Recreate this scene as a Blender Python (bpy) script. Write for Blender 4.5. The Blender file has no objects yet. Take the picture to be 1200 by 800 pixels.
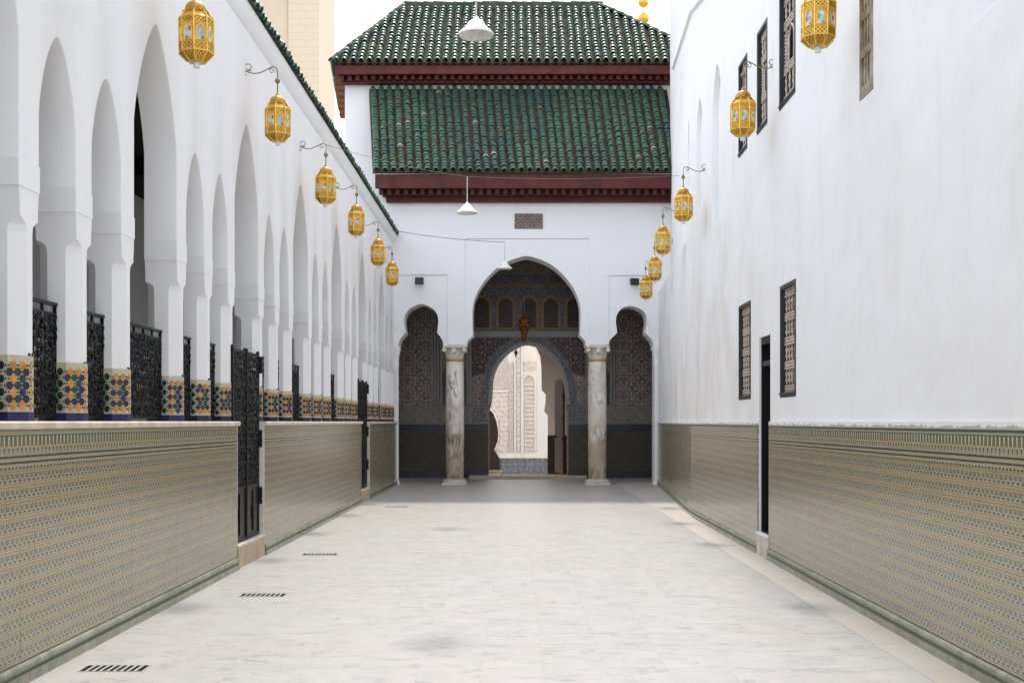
import bpy, bmesh, math, random
from math import radians, sin, cos, pi, sqrt, atan2, floor, hypot
from mathutils import Vector, Matrix
from mathutils.geometry import tessellate_polygon
random.seed(11)
S = bpy.context.scene
COL = S.collection
# ------------------------------------------------------------------ camera, sky, sun, exposure
FPX, VPX, VPY, CAMH = 1300.0, 604.0, 494.0, 1.6
cam = bpy.data.cameras.new('camera'); camo = bpy.data.objects.new('camera', cam); COL.objects.link(camo)
camo.location = (0, 0, CAMH); camo.rotation_euler = (radians(90), 0, 0)
cam.sensor_width = 36; cam.lens = 36 * FPX / 1200
cam.shift_x = -(VPX - 600) / 1200; cam.shift_y = (VPY - 400) / 1200
cam.clip_start = .1; cam.clip_end = 5000
S.camera = camo
SUN_EL, SUN_OFF = radians(57.5), radians(2.4)      # sun stands behind the gate building
W = bpy.data.worlds.new('World'); S.world = W; W.use_nodes = True
wn = W.node_tree; bg = wn.nodes['Background']
sky = wn.nodes.new('ShaderNodeTexSky'); sky.sky_type = 'NISHITA'; sky.sun_disc = False
sky.sun_elevation = SUN_EL; sky.sun_rotation = SUN_OFF
sky.air_density = 1.0; sky.dust_density = 2.0; sky.ozone_density = 1.0
# thin white overcast veil over the whole sky, a little uneven
tc = wn.nodes.new('ShaderNodeTexCoord'); cn = wn.nodes.new('ShaderNodeTexNoise'); cn.inputs['Scale'].default_value = 1.6; cn.inputs['Detail'].default_value = 5
wn.links.new(tc.outputs['Generated'], cn.inputs['Vector'])
cr = wn.nodes.new('ShaderNodeMapRange'); cr.inputs[1].default_value = .3; cr.inputs[2].default_value = .7; cr.inputs[3].default_value = .5; cr.inputs[4].default_value = .7
wn.links.new(cn.outputs[0], cr.inputs[0])
vm = wn.nodes.new('ShaderNodeMix'); vm.data_type = 'RGBA'; vm.inputs[7].default_value = (6.95, 7.02, 7.28, 1)
wn.links.new(cr.outputs[0], vm.inputs[0]); wn.links.new(sky.outputs[0], vm.inputs[6])
wn.links.new(vm.outputs[2], bg.inputs[0]); bg.inputs[1].default_value = 0.15
sl = bpy.data.lights.new('sun', 'SUN'); sl.energy = 1.32; sl.angle = radians(4); sl.color = (1, .92, .79)
so = bpy.data.objects.new('sun', sl); COL.objects.link(so)
sd = Vector((sin(SUN_OFF) * cos(SUN_EL), cos(SUN_OFF) * cos(SUN_EL), sin(SUN_EL)))
so.rotation_euler = sd.to_track_quat('Z', 'Y').to_euler(); so.location = (0, 20, 40)
S.render.engine = 'CYCLES'
vs = S.view_settings; vs.view_transform = 'Standard'; vs.look = 'None'; vs.gamma = 1; vs.exposure = 1.27
vs.use_curve_mapping = False

# ------------------------------------------------------------------ node helper
class E:
    def __init__(s, nt, k): s.nt, s.k = nt, k
    def m(s, op, b=None, c=None, clamp=False):
        n = s.nt.nodes.new('ShaderNodeMath'); n.operation = op; n.use_clamp = clamp
        s.nt.links.new(s.k, n.inputs[0])
        for i, x in ((1, b), (2, c)):
            if x is None: continue
            if isinstance(x, E): s.nt.links.new(x.k, n.inputs[i])
            else: n.inputs[i].default_value = x
        return E(s.nt, n.outputs[0])
    def __add__(s, o): return s.m('ADD', o)
    def __sub__(s, o): return s.m('SUBTRACT', o)
    def __mul__(s, o): return s.m('MULTIPLY', o)
    def __truediv__(s, o): return s.m('DIVIDE', o)
    def lt(s, o): return s.m('LESS_THAN', o)
    def gt(s, o): return s.m('GREATER_THAN', o)
    def fr(s): return s.m('FRACT')
    def fl(s): return s.m('FLOOR')
    def ab(s): return s.m('ABSOLUTE')
    def sin(s): return s.m('SINE')
    def cos(s): return s.m('COSINE')
    def mx(s, o): return s.m('MAXIMUM', o)
    def mn(s, o): return s.m('MINIMUM', o)
    def sub_from(s, v): return (s * -1) + v
    def step(s, a, b):
        n = s.nt.nodes.new('ShaderNodeMapRange'); n.interpolation_type = 'SMOOTHSTEP'
        s.nt.links.new(s.k, n.inputs[0]); n.inputs[1].default_value = a; n.inputs[2].default_value = b
        return E(s.nt, n.outputs[0])
    def band(s, a, b): return s.gt(a) * s.lt(b)

class M:
    """a procedural material under construction"""
    def __init__(s, name, rough=.6, spec=.5, metal=0.0):
        s.mat = bpy.data.materials.new(name); s.mat.use_nodes = True
        s.nt = s.mat.node_tree; s.b = s.nt.nodes['Principled BSDF']
        s.b.inputs['Roughness'].default_value = rough; s.b.inputs['Specular IOR Level'].default_value = spec
        s.b.inputs['Metallic'].default_value = metal
        s._p = None
    def n(s, t): return s.nt.nodes.new(t)
    def pos(s, obj=False):
        if obj: k = s.n('ShaderNodeTexCoord').outputs['Object']
        else: k = s.n('ShaderNodeNewGeometry').outputs['Position']
        return k
    def xyz(s, k):
        n = s.n('ShaderNodeSeparateXYZ'); s.nt.links.new(k, n.inputs[0]); return [E(s.nt, o) for o in n.outputs]
    def vec(s, x, y, z):
        n = s.n('ShaderNodeCombineXYZ')
        for i, a in enumerate((x, y, z)):
            if isinstance(a, E): s.nt.links.new(a.k, n.inputs[i])
            else: n.inputs[i].default_value = a
        return n.outputs[0]
    def scale(s, k, v):
        n = s.n('ShaderNodeVectorMath'); n.operation = 'MULTIPLY'; s.nt.links.new(k, n.inputs[0]); n.inputs[1].default_value = v
        return n.outputs[0]
    def addv(s, k, k2):
        n = s.n('ShaderNodeVectorMath'); n.operation = 'ADD'; s.nt.links.new(k, n.inputs[0]); s.nt.links.new(k2, n.inputs[1])
        return n.outputs[0]
    def noise(s, k, sc, det=4, rough=.55, dist=0):
        n = s.n('ShaderNodeTexNoise'); s.nt.links.new(k, n.inputs['Vector']); n.inputs['Scale'].default_value = sc
        n.inputs['Detail'].default_value = det; n.inputs['Roughness'].default_value = rough; n.inputs['Distortion'].default_value = dist
        return E(s.nt, n.outputs[0])
    def rnd(s):
        """0-1 per piece, whether the piece is an object or an island of a mesh"""
        a = E(s.nt, s.n('ShaderNodeNewGeometry').outputs['Random Per Island'])
        b = E(s.nt, s.n('ShaderNodeObjectInfo').outputs['Random'])
        return (a * 7.31 + b * 13.7).fr()
    def hash(s, e):
        n = s.n('ShaderNodeTexWhiteNoise'); n.noise_dimensions = '1D'; s.nt.links.new(e.k, n.inputs['W'])
        return E(s.nt, n.outputs['Value']), n.outputs['Color']
    def mix(s, f, a, b):
        n = s.n('ShaderNodeMix'); n.data_type = 'RGBA'
        for i, x in ((0, f), (6, a), (7, b)):
            if isinstance(x, E): s.nt.links.new(x.k, n.inputs[i])
            elif isinstance(x, (tuple, list)): n.inputs[i].default_value = (*x, 1)
            elif isinstance(x, (int, float)): n.inputs[i].default_value = x
            else: s.nt.links.new(x, n.inputs[i])
        return n.outputs[2]
    def color(s, c):
        if isinstance(c, (tuple, list)): s.b.inputs['Base Color'].default_value = (*c, 1)
        else: s.nt.links.new(c, s.b.inputs['Base Color'])
        return s
    def rough(s, e): s.nt.links.new(e.k, s.b.inputs['Roughness']); return s
    def bump(s, e, strength=.3, dist=.01):
        n = s.n('ShaderNodeBump'); n.inputs['Strength'].default_value = strength; n.inputs['Distance'].default_value = dist
        s.nt.links.new(e.k, n.inputs['Height']); s.nt.links.new(n.outputs[0], s.b.inputs['Normal']); return s

MT = {}
def simple(name, c, rough=.5, spec=.5, metal=0, var=.12, sc=9, obj=True, bump=.1, c2=None):
    m = M(name, rough, spec, metal); k = m.pos(obj); n = m.noise(k, sc, 5)
    d = c2 or tuple(x * (1 - var * 2) for x in c)
    m.color(m.mix(n.step(.3, .72), c, d)); m.bump(m.noise(k, sc * 6, 3), bump, .004)
    MT[name] = m.mat; return m.mat
def plaster(name, c, stain, amount, bumps=.35):
    m = M(name, .85, .25); k = m.pos(); n = m.noise(k, .55, 4, .6); n2 = m.noise(m.scale(k, (1.6, 1.6, .4)), 1.5, 4, .62)
    x, y, z = m.xyz(k)
    f = (n.step(.42, .75) * .6 + n2.step(.5, .8) * .55) * amount
    if name == 'plaster_right':                             # old damp patch low on the far part of the wall
        pt = y.step(12.5, 15.5) * z.step(3.2, 5.6).sub_from(1) * m.noise(m.scale(k, (1, 1, .5)), 1.1, 4, .6).step(.40, .62)
        f = f + pt * .45
    col = m.mix(f.m('MINIMUM', 1.0), c, stain)
    h = m.noise(k, 1.5, 3, .5) * 1.0 + m.noise(k, 16, 3, .6) * .06
    m.color(col); m.bump(h, bumps, .06); MT[name] = m.mat
plaster('plaster', (.85, .85, .855), (.70, .68, .63), .4)
plaster('plaster_right', (.85, .85, .85), (.68, .64, .56), .5, .45)
plaster('plaster_plain', (.85, .85, .86), (.74, .74, .74), .3, .2)
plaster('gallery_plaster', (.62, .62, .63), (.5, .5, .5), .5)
simple('cream_stone', (.74, .65, .51), .6, c2=(.56, .46, .34), sc=5, obj=False)
simple('pale_stone', (.72, .68, .60), .5, c2=(.56, .50, .42), sc=7, obj=False)
simple('tan_stone', (.56, .45, .31), .55, c2=(.46, .35, .23), sc=6, obj=False)
simple('iron', (.004, .0045, .005), .45, .35, var=.1)
simple('iron_panel', (.012, .013, .014), .42, .5)
simple('dark_frame', (.035, .042, .045), .45, .4)
simple('dark_void', (.01, .01, .011), .9, .1)
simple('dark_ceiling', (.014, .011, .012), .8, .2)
simple('eave_wood', (.115, .024, .021), .6, .3, c2=(.065, .014, .013), sc=4, obj=False, bump=.3)
simple('eave_wood_lit', (.22, .085, .03), .7, .3, c2=(.12, .045, .02), sc=6, obj=False, bump=.3)  # eave wood again, with warm bounce light painted into its colour
simple('grille_wood', (.66, .57, .49), .7, .3, c2=(.46, .37, .30), sc=14, bump=.3)
simple('grille_wood_brown', (.22, .12, .07), .75, .3, c2=(.40, .38, .30), sc=7, obj=False, bump=.4)
simple('door_wood', (.05, .025, .014), .6, .3, c2=(.035, .017, .01), sc=5)
simple('dark_door', (.03, .016, .012), .6, .3)
simple('white_enamel', (.80, .79, .72), .35, .5, var=.05)
simple('cable', (.12, .12, .12), .6)
simple('white_cable', (.6, .6, .58), .5)
simple('glass_stub', (.75, .76, .74), .25, .5, var=.05)
simple('bracket_metal', (.28, .22, .13), .5, .5, .6)
simple('finial_gold', (.85, .50, .07), .32, .5, .7, var=.1)
simple('flood_body', (.02, .025, .028), .4)
simple('flood_glass', (.012, .02, .02), .3, .4)
simple('tower_plaster', (.66, .55, .42), .85, .2, var=.05, sc=1.2, obj=False)
simple('grout', (.50, .48, .45), .8, .2, obj=False)
simple('ground', (.35, .31, .26), .9, .2, obj=False, sc=.4)
simple('earth_mortar', (.10, .075, .05), .95, .1, c2=(.035, .035, .022), sc=7, obj=False, bump=.5)
simple('basin_stone', (.62, .52, .38), .6, .4)
simple('zellige_cream', (.58, .53, .40), .4, .5, c2=(.46, .41, .29), sc=30, obj=False)
simple('zellige_blue', (.016, .024, .125), .22, .6, c2=(.010, .014, .06), sc=22, obj=False)
simple('zellige_orange', (.66, .31, .03), .25, .6, c2=(.46, .17, .02), sc=22, obj=False)
simple('zellige_green', (.012, .065, .038), .22, .6, c2=(.008, .03, .03), sc=22, obj=False)
simple('zellige_navy', (.014, .019, .055), .22, .6, c2=(.014, .012, .02), sc=22, obj=False)
simple('carved_cream', (.82, .76, .67), .85, .2, c2=(.74, .67, .58), sc=3, obj=False)
simple('court_white', (.76, .74, .72), .8, .2, var=.04, obj=False)
simple('gold_ring', (.55, .38, .12), .4, .5, .4)
simple('interior_band', (.38, .37, .37), .8, .2, var=.1, obj=False)
simple('tan_trim', (.33, .22, .12), .7, .3, obj=False)
simple('blue_band', (.03, .035, .06), .4, .5, c2=(.018, .02, .03), sc=10, obj=False)

def star(name, k, cols, th, axes='XZ', rough=.5, bump=0, lines=None):
    """girih-like pattern of interfering waves cut into flat colours"""
    m = M(name, rough, .4); p = m.pos(); x, y, z = m.xyz(p)
    a, b = {'XZ': (x, z), 'YZ': (y, z)}[axes]
    a, b = a * k, b * k
    v = a.cos() + b.cos() + ((a + b) * .7071).cos() * .8 + ((a - b) * .7071).cos() * .8
    w = (a * 2).cos() * (b * 2).cos()
    v = v + w * .7
    col = cols[0]
    for t, c in zip(th, cols[1:]): col = m.mix(v.gt(t), col, c)
    n = m.noise(p, 3, 4); col = m.mix(n.step(.35, .8) * .3, col, tuple(.6 * q for q in cols[0]))
    m.color(col)
    if bump: m.bump(v, bump, .01)
    MT[name] = m.mat
star('star_brown', 42, [(.17, .13, .115), (.44, .38, .34), (.10, .085, .08), (.46, .39, .34)], [-1.2, -.1, 1.3])
star('star_red', 44, [(.02, .017, .02), (.13, .045, .035), (.40, .38, .35), (.02, .02, .025)], [-.9, .35, .75])
star('star_blue', 36, [(.10, .11, .14), (.23, .235, .25), (.08, .09, .115), (.26, .21, .16)], [-1.0, 0, 1.4])
star('star_green', 40, [(.03, .05, .06), (.09, .10, .11), (.04, .07, .06), (.10, .07, .05)], [-1.0, 0, 1.4])
star('star_grey', 60, [(.20, .175, .145), (.33, .30, .26), (.12, .11, .10), (.33, .28, .22)], [-1.0, .2, 1.3])
star('star_olive', 50, [(.055, .045, .028), (.10, .085, .055), (.042, .036, .03), (.09, .07, .045)], [-1.0, .2, 1.3])
star('star_window', 55, [(.035, .022, .018), (.075, .04, .028), (.03, .02, .018), (.10, .085, .07)], [-1.0, .6, 2.2])
star('court_tile', 30, [(.11, .12, .15), (.22, .22, .24), (.09, .10, .13), (.27, .26, .26)], [-1.0, .2, 1.4])
star('carved_panel', 34, [(.66, .58, .50), (.78, .71, .62), (.60, .52, .45), (.80, .73, .64)], [-1.0, .2, 1.2], bump=.9)
star('carved_fine', 70, [(.66, .58, .50), (.78, .71, .62), (.60, .52, .45), (.80, .73, .64)], [-1.0, .2, 1.2], bump=.9)
star('plaque_carving', 75, [(.14, .085, .07), (.30, .22, .19), (.10, .06, .05), (.33, .25, .21)], [-.9, .3, 1.0], bump=.7)

def dado_mat():
    m = M('dado_tile', .26, 1.0); p = m.pos(); x, h, z = m.xyz(p)
    wob = m.noise(p, 25, 2) * .006
    h = h + wob - .003; z = z + wob - .003
    pale, cream = (.36, .325, .215), (.52, .48, .35)
    dk, gr, bl, og, br = (.035, .040, .024), (.12, .125, .07), (.36, .345, .26), (.52, .32, .075), (.17, .14, .075)
    t = ((z * -1 + 1.305) / .0975).fr()
    tri = ((h / .065).fr() * 2 - 1).ab()                     # 0..1 zigzag along the wall
    tri2 = ((h / .0325).fr() * 2 - 1).ab()
    col = m.mix(t.band(.27, .77), pale, bl)
    d1 = tri + ((t - .40).ab() / .17); d2 = tri.sub_from(1) + ((t - .63).ab() / .16)
    col = m.mix((((t - .52) / .22 - tri * 2 + 1).ab()).lt(.25) * t.band(.28, .76), col, cream)
    col = m.mix(d1.lt(.86), col, dk); col = m.mix(d2.lt(.74), col, dk)
    col = m.mix(d1.lt(.30), col, og)
    col = m.mix(t.band(.21, .26), col, dk); col = m.mix(t.band(.785, .83), col, gr)
    col = m.mix(t.band(.855, .945) * tri2.lt(.62), col, og)
    col = m.mix(t.band(.965, 1.0), col, gr)
    col = m.mix(t.band(.04, .14) * tri2.gt(.40), col, og); col = m.mix(t.band(.04, .14) * tri2.lt(.26), col, dk)
    col = m.mix(((h / .01625).fr()).lt(.16) * .45, col, cream)
    tl, tcol = m.hash((h / .195).fl() * 3.7 + (z / .195).fl() * 17.3); col = m.mix(tl * .22, col, (.30, .27, .17))
    # lines below the frieze
    up = z.gt(1.305); col = m.mix(up, col, pale)
    dash = ((h / .05).fr()).lt(.6)
    col = m.mix(z.band(1.314, 1.326) * dash, col, dk)
    col = m.mix(z.band(1.345, 1.358), col, dk); col = m.mix(z.band(1.380, 1.394), col, dk)
    # frieze: pale lancets over a brown-green field, small dark spikes below
    f = ((h / .058).fr() * 2 - 1).ab()
    zf = (z - 1.452) / .058
    col = m.mix(z.band(1.452, 1.512), col, m.mix(zf.step(0, 1), br, gr))
    col = m.mix(z.band(1.447, 1.512) * (f - zf * -.18).gt(.80), col, cream)
    col = m.mix(z.band(1.441, 1.451) * f.lt(.45), col, og)
    f2 = (((h + .029) / .058).fr() * 2 - 1).ab()
    col = m.mix(z.band(1.402, 1.440) * (f2 + (z - 1.402) * -9).lt(.05), col, dk)
    col = m.mix(z.band(1.512, 1.518), col, dk)
    # glaze grid and wear
    hj = ((h / .0975).fr() - .5).ab().gt(.488)
    col = m.mix(hj * .5, col, (.42, .39, .3))
    n = m.noise(p, 2.2, 5, .65)
    col = m.mix(n.step(.45, .8) * .35, col, (.27, .245, .16))
    m.color(col)
    m.rough((m.noise(p, 6, 2) * .16) + .12)
    m.bump(m.noise(p, 7, 2), .05, .01)
    MT['dado_tile'] = m.mat
dado_mat()
def green_trim():
    m = M('green_trim', .28, .5); p = m.pos(); x, h, z = m.xyz(p)
    r, c = m.hash((h / .10).fl())
    col = m.mix(r, (.20, .22, .15), (.34, .34, .25))
    col = m.mix(z.band(.055, .075), col, (.10, .115, .075))
    n = m.noise(m.scale(p, (1, 1, .08)), 60, 3)
    col = m.mix(n.step(.5, .7) * .5, col, (.09, .105, .06))
    col = m.mix((m.noise(p, 3, 4)).step(.5, .75) * z.lt(.03), col, (.38, .24, .10))
    m.color(col).bump(m.noise(p, 30, 3), .2, .01); MT['green_trim'] = m.mat
green_trim()
def dado_cap():
    m = M('dado_cap', .6, .4); p = m.pos(); x, h, z = m.xyz(p)
    n = m.noise(m.scale(p, (1, 1, 2.5)), 7, 5, .7)
    col = m.mix(z.band(1.534, 1.552), (.42, .41, .33), (.05, .065, .045))
    col = m.mix((n + (z - 1.56) * 9).gt(.60), col, (.78, .78, .77))
    m.color(col); MT['dado_cap'] = m.mat
dado_cap()
def marble_floor():
    m = M('marble_floor', .38, .4); p = m.pos(); r = m.rnd(); v, c = m.hash(r * 91.7)
    off = m.scale(c, (40, 40, 0)); k = m.addv(p, off)
    x, y, z = m.xyz(k); a = (v - .5) * .8
    k2 = m.vec(x + y * a, y - x * a * .6, 0)
    ve = (m.noise(m.scale(k2, (2.6, 15, 1)), 1.0, 4, .6, .7) - .5).ab()
    vein = ve.step(.0, .04).sub_from(1) * m.noise(m.scale(k2, (2.5, 5, 1)), 1.2, 3).step(.42, .62)
    cl = m.noise(m.scale(k2, (1.8, 7, 1)), 1.5, 4, .65)
    base = m.mix(v, (.405, .405, .40), (.418, .416, .41))
    base = m.mix(cl.step(.42, .72) * .7, base, (.41, .41, .408))
    px, py, pz = m.xyz(p)
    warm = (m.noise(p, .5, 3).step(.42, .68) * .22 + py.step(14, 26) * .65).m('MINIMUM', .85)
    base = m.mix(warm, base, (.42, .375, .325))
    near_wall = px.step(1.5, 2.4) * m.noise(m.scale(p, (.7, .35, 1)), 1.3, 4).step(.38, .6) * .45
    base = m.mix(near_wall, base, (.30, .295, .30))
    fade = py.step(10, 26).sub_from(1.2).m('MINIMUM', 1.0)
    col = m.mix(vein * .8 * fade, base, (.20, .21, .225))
    m.color(col); m.rough(m.noise(k, 3, 3) * .25 + .3)
    MT['marble_floor'] = m.mat
marble_floor()
def beige_border():
    m = M('beige_border', .5, .4); p = m.pos(); v, c = m.hash(m.rnd() * 57); k = m.addv(p, m.scale(c, (30, 30, 0)))
    b = m.mix(v, (.44, .395, .34), (.455, .43, .395))
    b = m.mix(m.noise(k, 2.5, 5).step(.45, .75) * .6, b, (.38, .37, .36)); m.color(b); MT['beige_border'] = m.mat
beige_border()
def column_marble():
    m = M('column_marble', .38, .5); p = m.pos(); x, y, z = m.xyz(p)
    st = m.scale(p, (2.4, 2.4, .75))
    ve = (m.noise(st, 1.0, 5, .6, 1.2) - .5).ab().step(.005, .05).sub_from(1)
    col = m.mix(m.noise(p, 1.6, 4).step(.35, .7), (.86, .82, .73), (.68, .62, .52))
    low = (z * -.16 + .62)
    col = m.mix((m.noise(m.scale(p, (3, 3, 1.2)), 1.5, 5, .7) + low - .3).step(.5, .72) * .75, col, (.36, .26, .15))
    col = m.mix(ve * m.noise(p, 1.3, 3).step(.42, .6) * .8, col, (.15, .115, .08))
    m.color(col); MT['column_marble'] = m.mat
column_marble()
def roof_tile():
    m = M('roof_tile', .3, .55); r = m.rnd(); v, c = m.hash(r * 31.3); s3 = m.xyz(c); p = m.pos()
    patch = m.noise(p, .55, 3)
    col = m.mix(s3[0], (.04, .118, .074), (.085, .18, .12))
    col = m.mix(patch.step(.44, .58) * .8, col, (.035, .098, .095))
    col = m.mix(s3[1].gt(.80) * .6, col, (.12, .13, .07))
    col = m.mix(s3[2].gt(.99), col, (.36, .29, .19))
    n = m.noise(p, 16, 4, .7); col = m.mix(n.step(.55, .74) * .55, col, (.10, .10, .055))
    m.color(col); m.rough(n.step(.42, .78) * .35 + .34); m.bump(n, .15, .01); MT['roof_tile'] = m.mat
roof_tile()
def roof_moss():
    m = M('roof_moss', .8, .3); p = m.pos(); n = m.noise(p, 6, 5, .7)
    col = m.mix(n.step(.4, .62), (.022, .05, .03), (.085, .075, .045)); m.color(col).bump(n, .5, .03); MT['roof_moss'] = m.mat
roof_moss()
def lantern_gold():
    m = M('lantern_gold', .36, .5, .55); p = m.pos(True); x, y, z = m.xyz(p)
    an = y.m('ARCTAN2', x)
    d = (an * 24).sin() * (z * 190).sin()
    hole = d.gt(.25) * (z.band(-.135, -.07) + z.band(.09, .14) + z.band(-.21, -.15)).m('MINIMUM', 1.0)
    col = m.mix(m.noise(p, 14, 4).step(.35, .7), (.74, .43, .055), (.48, .25, .03))
    col = m.mix(hole * .8, col, (.07, .04, .012))
    m.color(col); m.bump(d + m.noise(p, 60, 2) * .4, .25, .004); MT['lantern_gold'] = m.mat
lantern_gold()
simple('lantern_rib', (.95, .66, .14), .38, .5, .5, c2=(.82, .50, .07), sc=20)
simple('lantern_dome', (.62, .34, .05), .4, .5, .6, c2=(.34, .17, .04), sc=18)
simple('lantern_pane', (.66, .70, .68), .15, .6, c2=(.10, .11, .10), sc=20)
simple('bronze', (.30, .11, .015), .4, .5, .5, c2=(.06, .025, .008), sc=16)
def tower_brick():
    m = M('tower_brick', .9, .2); p = m.pos(); x, y, z = m.xyz(p)
    ln = ((z / .30).fr()).lt(.12); ln2 = ((x / .6 + (z / .30).fl() * .5).fr()).lt(.05)
    col = m.mix(ln.mx(ln2) * .5, (.68, .57, .43), (.56, .46, .34)); m.color(col); MT['tower_brick'] = m.mat
tower_brick()

# ------------------------------------------------------------------ geometry helpers
WL = {}                                                     # world location of every root / part
def wl(o): return WL.get(o.name, Vector((0, 0, 0)))
def link(o, parent=None):
    COL.objects.link(o)
    if parent is not None: o.parent = parent
def root(name, loc, label=None, cat=None, group=None, kind=None):
    o = bpy.data.objects.new(name, None); o.location = loc; link(o); WL[o.name] = Vector(loc); o.empty_display_size = .2
    tag(o, label, cat, group, kind); return o
def tag(o, label=None, cat=None, group=None, kind=None):
    if label: o['label'] = label
    if cat: o['category'] = cat
    if group: o['group'] = group
    if kind: o['kind'] = kind
    return o
class MB:
    def __init__(s): s.v, s.f, s.mi = [], [], []; s.cur = 0
    def add(s, vs, fs):
        b = len(s.v); s.v += [tuple(v) for v in vs]; s.f += [tuple(b + i for i in f) for f in fs]; s.mi += [s.cur] * len(fs)
        return s
    def box(s, a, b):
        x0, y0, z0 = [min(p, q) for p, q in zip(a, b)]; x1, y1, z1 = [max(p, q) for p, q in zip(a, b)]
        return s.add([(x0, y0, z0), (x1, y0, z0), (x1, y1, z0), (x0, y1, z0), (x0, y0, z1), (x1, y0, z1), (x1, y1, z1), (x0, y1, z1)],
                     [(0, 3, 2, 1), (4, 5, 6, 7), (0, 1, 5, 4), (1, 2, 6, 5), (2, 3, 7, 6), (3, 0, 4, 7)])
    def mbox(s, mat, a, b):
        t = MB().box(a, b); return s.add([mat @ Vector(v) for v in t.v], t.f)
    def tube(s, pts, r, n=5, cap=True):
        pts = [Vector(p) for p in pts]; rs = r if isinstance(r, (list, tuple)) else [r] * len(pts)
        vs, fs = [], []
        up = None
        for i, p in enumerate(pts):
            t = (pts[min(i + 1, len(pts) - 1)] - pts[max(i - 1, 0)]).normalized()
            if up is None: up = Vector((0, 0, 1)) if abs(t.z) < .9 else Vector((1, 0, 0))
            a = t.cross(up)
            if a.length < 1e-4: a = t.cross(Vector((.3, 1, .2)))
            a.normalize(); up = a.cross(t).normalized()
            for k in range(n):
                q = 2 * pi * k / n; vs.append(p + (a * cos(q) + up * sin(q)) * rs[i])
        for i in range(len(pts) - 1):
            for k in range(n):
                fs.append((i * n + k, i * n + (k + 1) % n, (i + 1) * n + (k + 1) % n, (i + 1) * n + k))
        if cap: fs += [tuple(range(n - 1, -1, -1)), tuple((len(pts) - 1) * n + k for k in range(n))]
        return s.add(vs, fs)
    def lathe(s, prof, c, n=20, rot=0, cap=True):
        vs, fs = [], []
        for (r, z) in prof:
            for k in range(n):
                q = rot + 2 * pi * k / n; vs.append((c[0] + r * cos(q), c[1] + r * sin(q), c[2] + z))
        for i in range(len(prof) - 1):
            for k in range(n):
                fs.append((i * n + k, i * n + (k + 1) % n, (i + 1) * n + (k + 1) % n, (i + 1) * n + k))
        if cap: fs += [tuple(range(n - 1, -1, -1)), tuple((len(prof) - 1) * n + k for k in range(n))]
        return s.add(vs, fs)
    def plate(s, outline, holes, mp, w0, w1):
        """flat slab with holes; (u,v) outline, mp(u,v,w) -> point"""
        loops = [outline] + list(holes)
        flat = [p for l in loops for p in l]
        tris = tessellate_polygon([[Vector((p[0], p[1], 0)) for p in l] for l in loops])
        n = len(flat); vs = [mp(p[0], p[1], w0) for p in flat] + [mp(p[0], p[1], w1) for p in flat]
        fs = [tuple(t) for t in tris] + [tuple(i + n for i in reversed(t)) for t in tris]
        b = 0
        for l in loops:
            m = len(l)
            for i in range(m):
                j = (i + 1) % m; fs.append((b + i, b + j, b + j + n, b + i + n))
            b += m
        return s.add(vs, fs)
    def sheet(s, rings):
        """grid of rings (open strips)"""
        m = len(rings[0]); vs = [p for r in rings for p in r]
        return s.add(vs, [(i * m + k, i * m + k + 1, (i + 1) * m + k + 1, (i + 1) * m + k) for i in range(len(rings) - 1) for k in range(m - 1)])
    def build(s, name, mats, parent=None, smooth=None, bev=0, at=None, fix=True):
        off = wl(parent) if parent is not None else Vector((0, 0, 0))
        if at is not None: off = Vector(at)
        me = bpy.data.meshes.new(name); me.from_pydata([Vector(v) - off for v in s.v], [], s.f)
        if isinstance(mats, str): mats = [mats]
        for m in mats: me.materials.append(MT[m])
        if len(mats) > 1: me.polygons.foreach_set('material_index', s.mi)
        if fix:
            bm = bmesh.new(); bm.from_mesh(me); bmesh.ops.recalc_face_normals(bm, faces=bm.faces); bm.to_mesh(me); bm.free()
        if smooth is not None:
            me.polygons.foreach_set('use_smooth', [True] * len(me.polygons))
            if not bev: me.set_sharp_from_angle(angle=radians(smooth))
        me.update()
        o = bpy.data.objects.new(name, me); link(o, parent)
        if parent is None and at is not None: o.location = at
        if parent is not None and at is not None: o.location = Vector(at) - wl(parent)
        WL[o.name] = off.copy()
        if bev:
            b = o.modifiers.new('bevel', 'BEVEL'); b.width = bev; b.segments = 2; b.limit_method = 'ANGLE'; b.angle_limit = radians(40)
            b.harden_normals = True
        return o
def piece(name, me, parent, loc, rot=None, mat4=None):
    """one more piece that shares its mesh"""
    o = bpy.data.objects.new(name, me); link(o, parent)
    if mat4 is not None:
        o.matrix_local = Matrix.Translation(-wl(parent)) @ mat4
    else:
        o.location = Vector(loc) - wl(parent)
        if rot: o.rotation_euler = rot
    return o
def mesh_of(mb, name, mat, smooth=None):
    o = mb.build(name, mat, smooth=smooth); me = o.data; bpy.data.objects.remove(o); return me
def copy_tree(o, parent=None):
    c = o.copy(); link(c, parent)
    for ch in list(o.children): copy_tree(ch, c)
    return c
def smooth_path(pts, n=6):
    out = []
    for i in range(len(pts) - 1):
        p0, p1, p2, p3 = [Vector((*pts[max(0, min(len(pts) - 1, i + d))], 0)) for d in (-1, 0, 1, 2)]
        for k in range(n):
            t = k / n
            q = .5 * ((2 * p1) + (p2 - p0) * t + (2 * p0 - 5 * p1 + 4 * p2 - p3) * t * t + (3 * p1 - p0 - 3 * p2 + p3) * t ** 3)
            out.append((q.x, q.y))
    return out + [tuple(pts[-1])]
def pointed(c, h, zs, rise, n=14):
    """pointed arch from the left spring to the right spring"""
    R = (rise * rise + h * h) / (2 * h); a1 = math.asin(min(1, rise / R)); L = []
    for i in range(n + 1):
        a = a1 * i / n; L.append((c - h + R - R * cos(a), zs + R * sin(a)))
    return L + [(2 * c - x, z) for x, z in reversed(L[:-1])]
def rect(u0, u1, v0, v1): return [(u0, v0), (u1, v0), (u1, v1), (u0, v1)]

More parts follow.
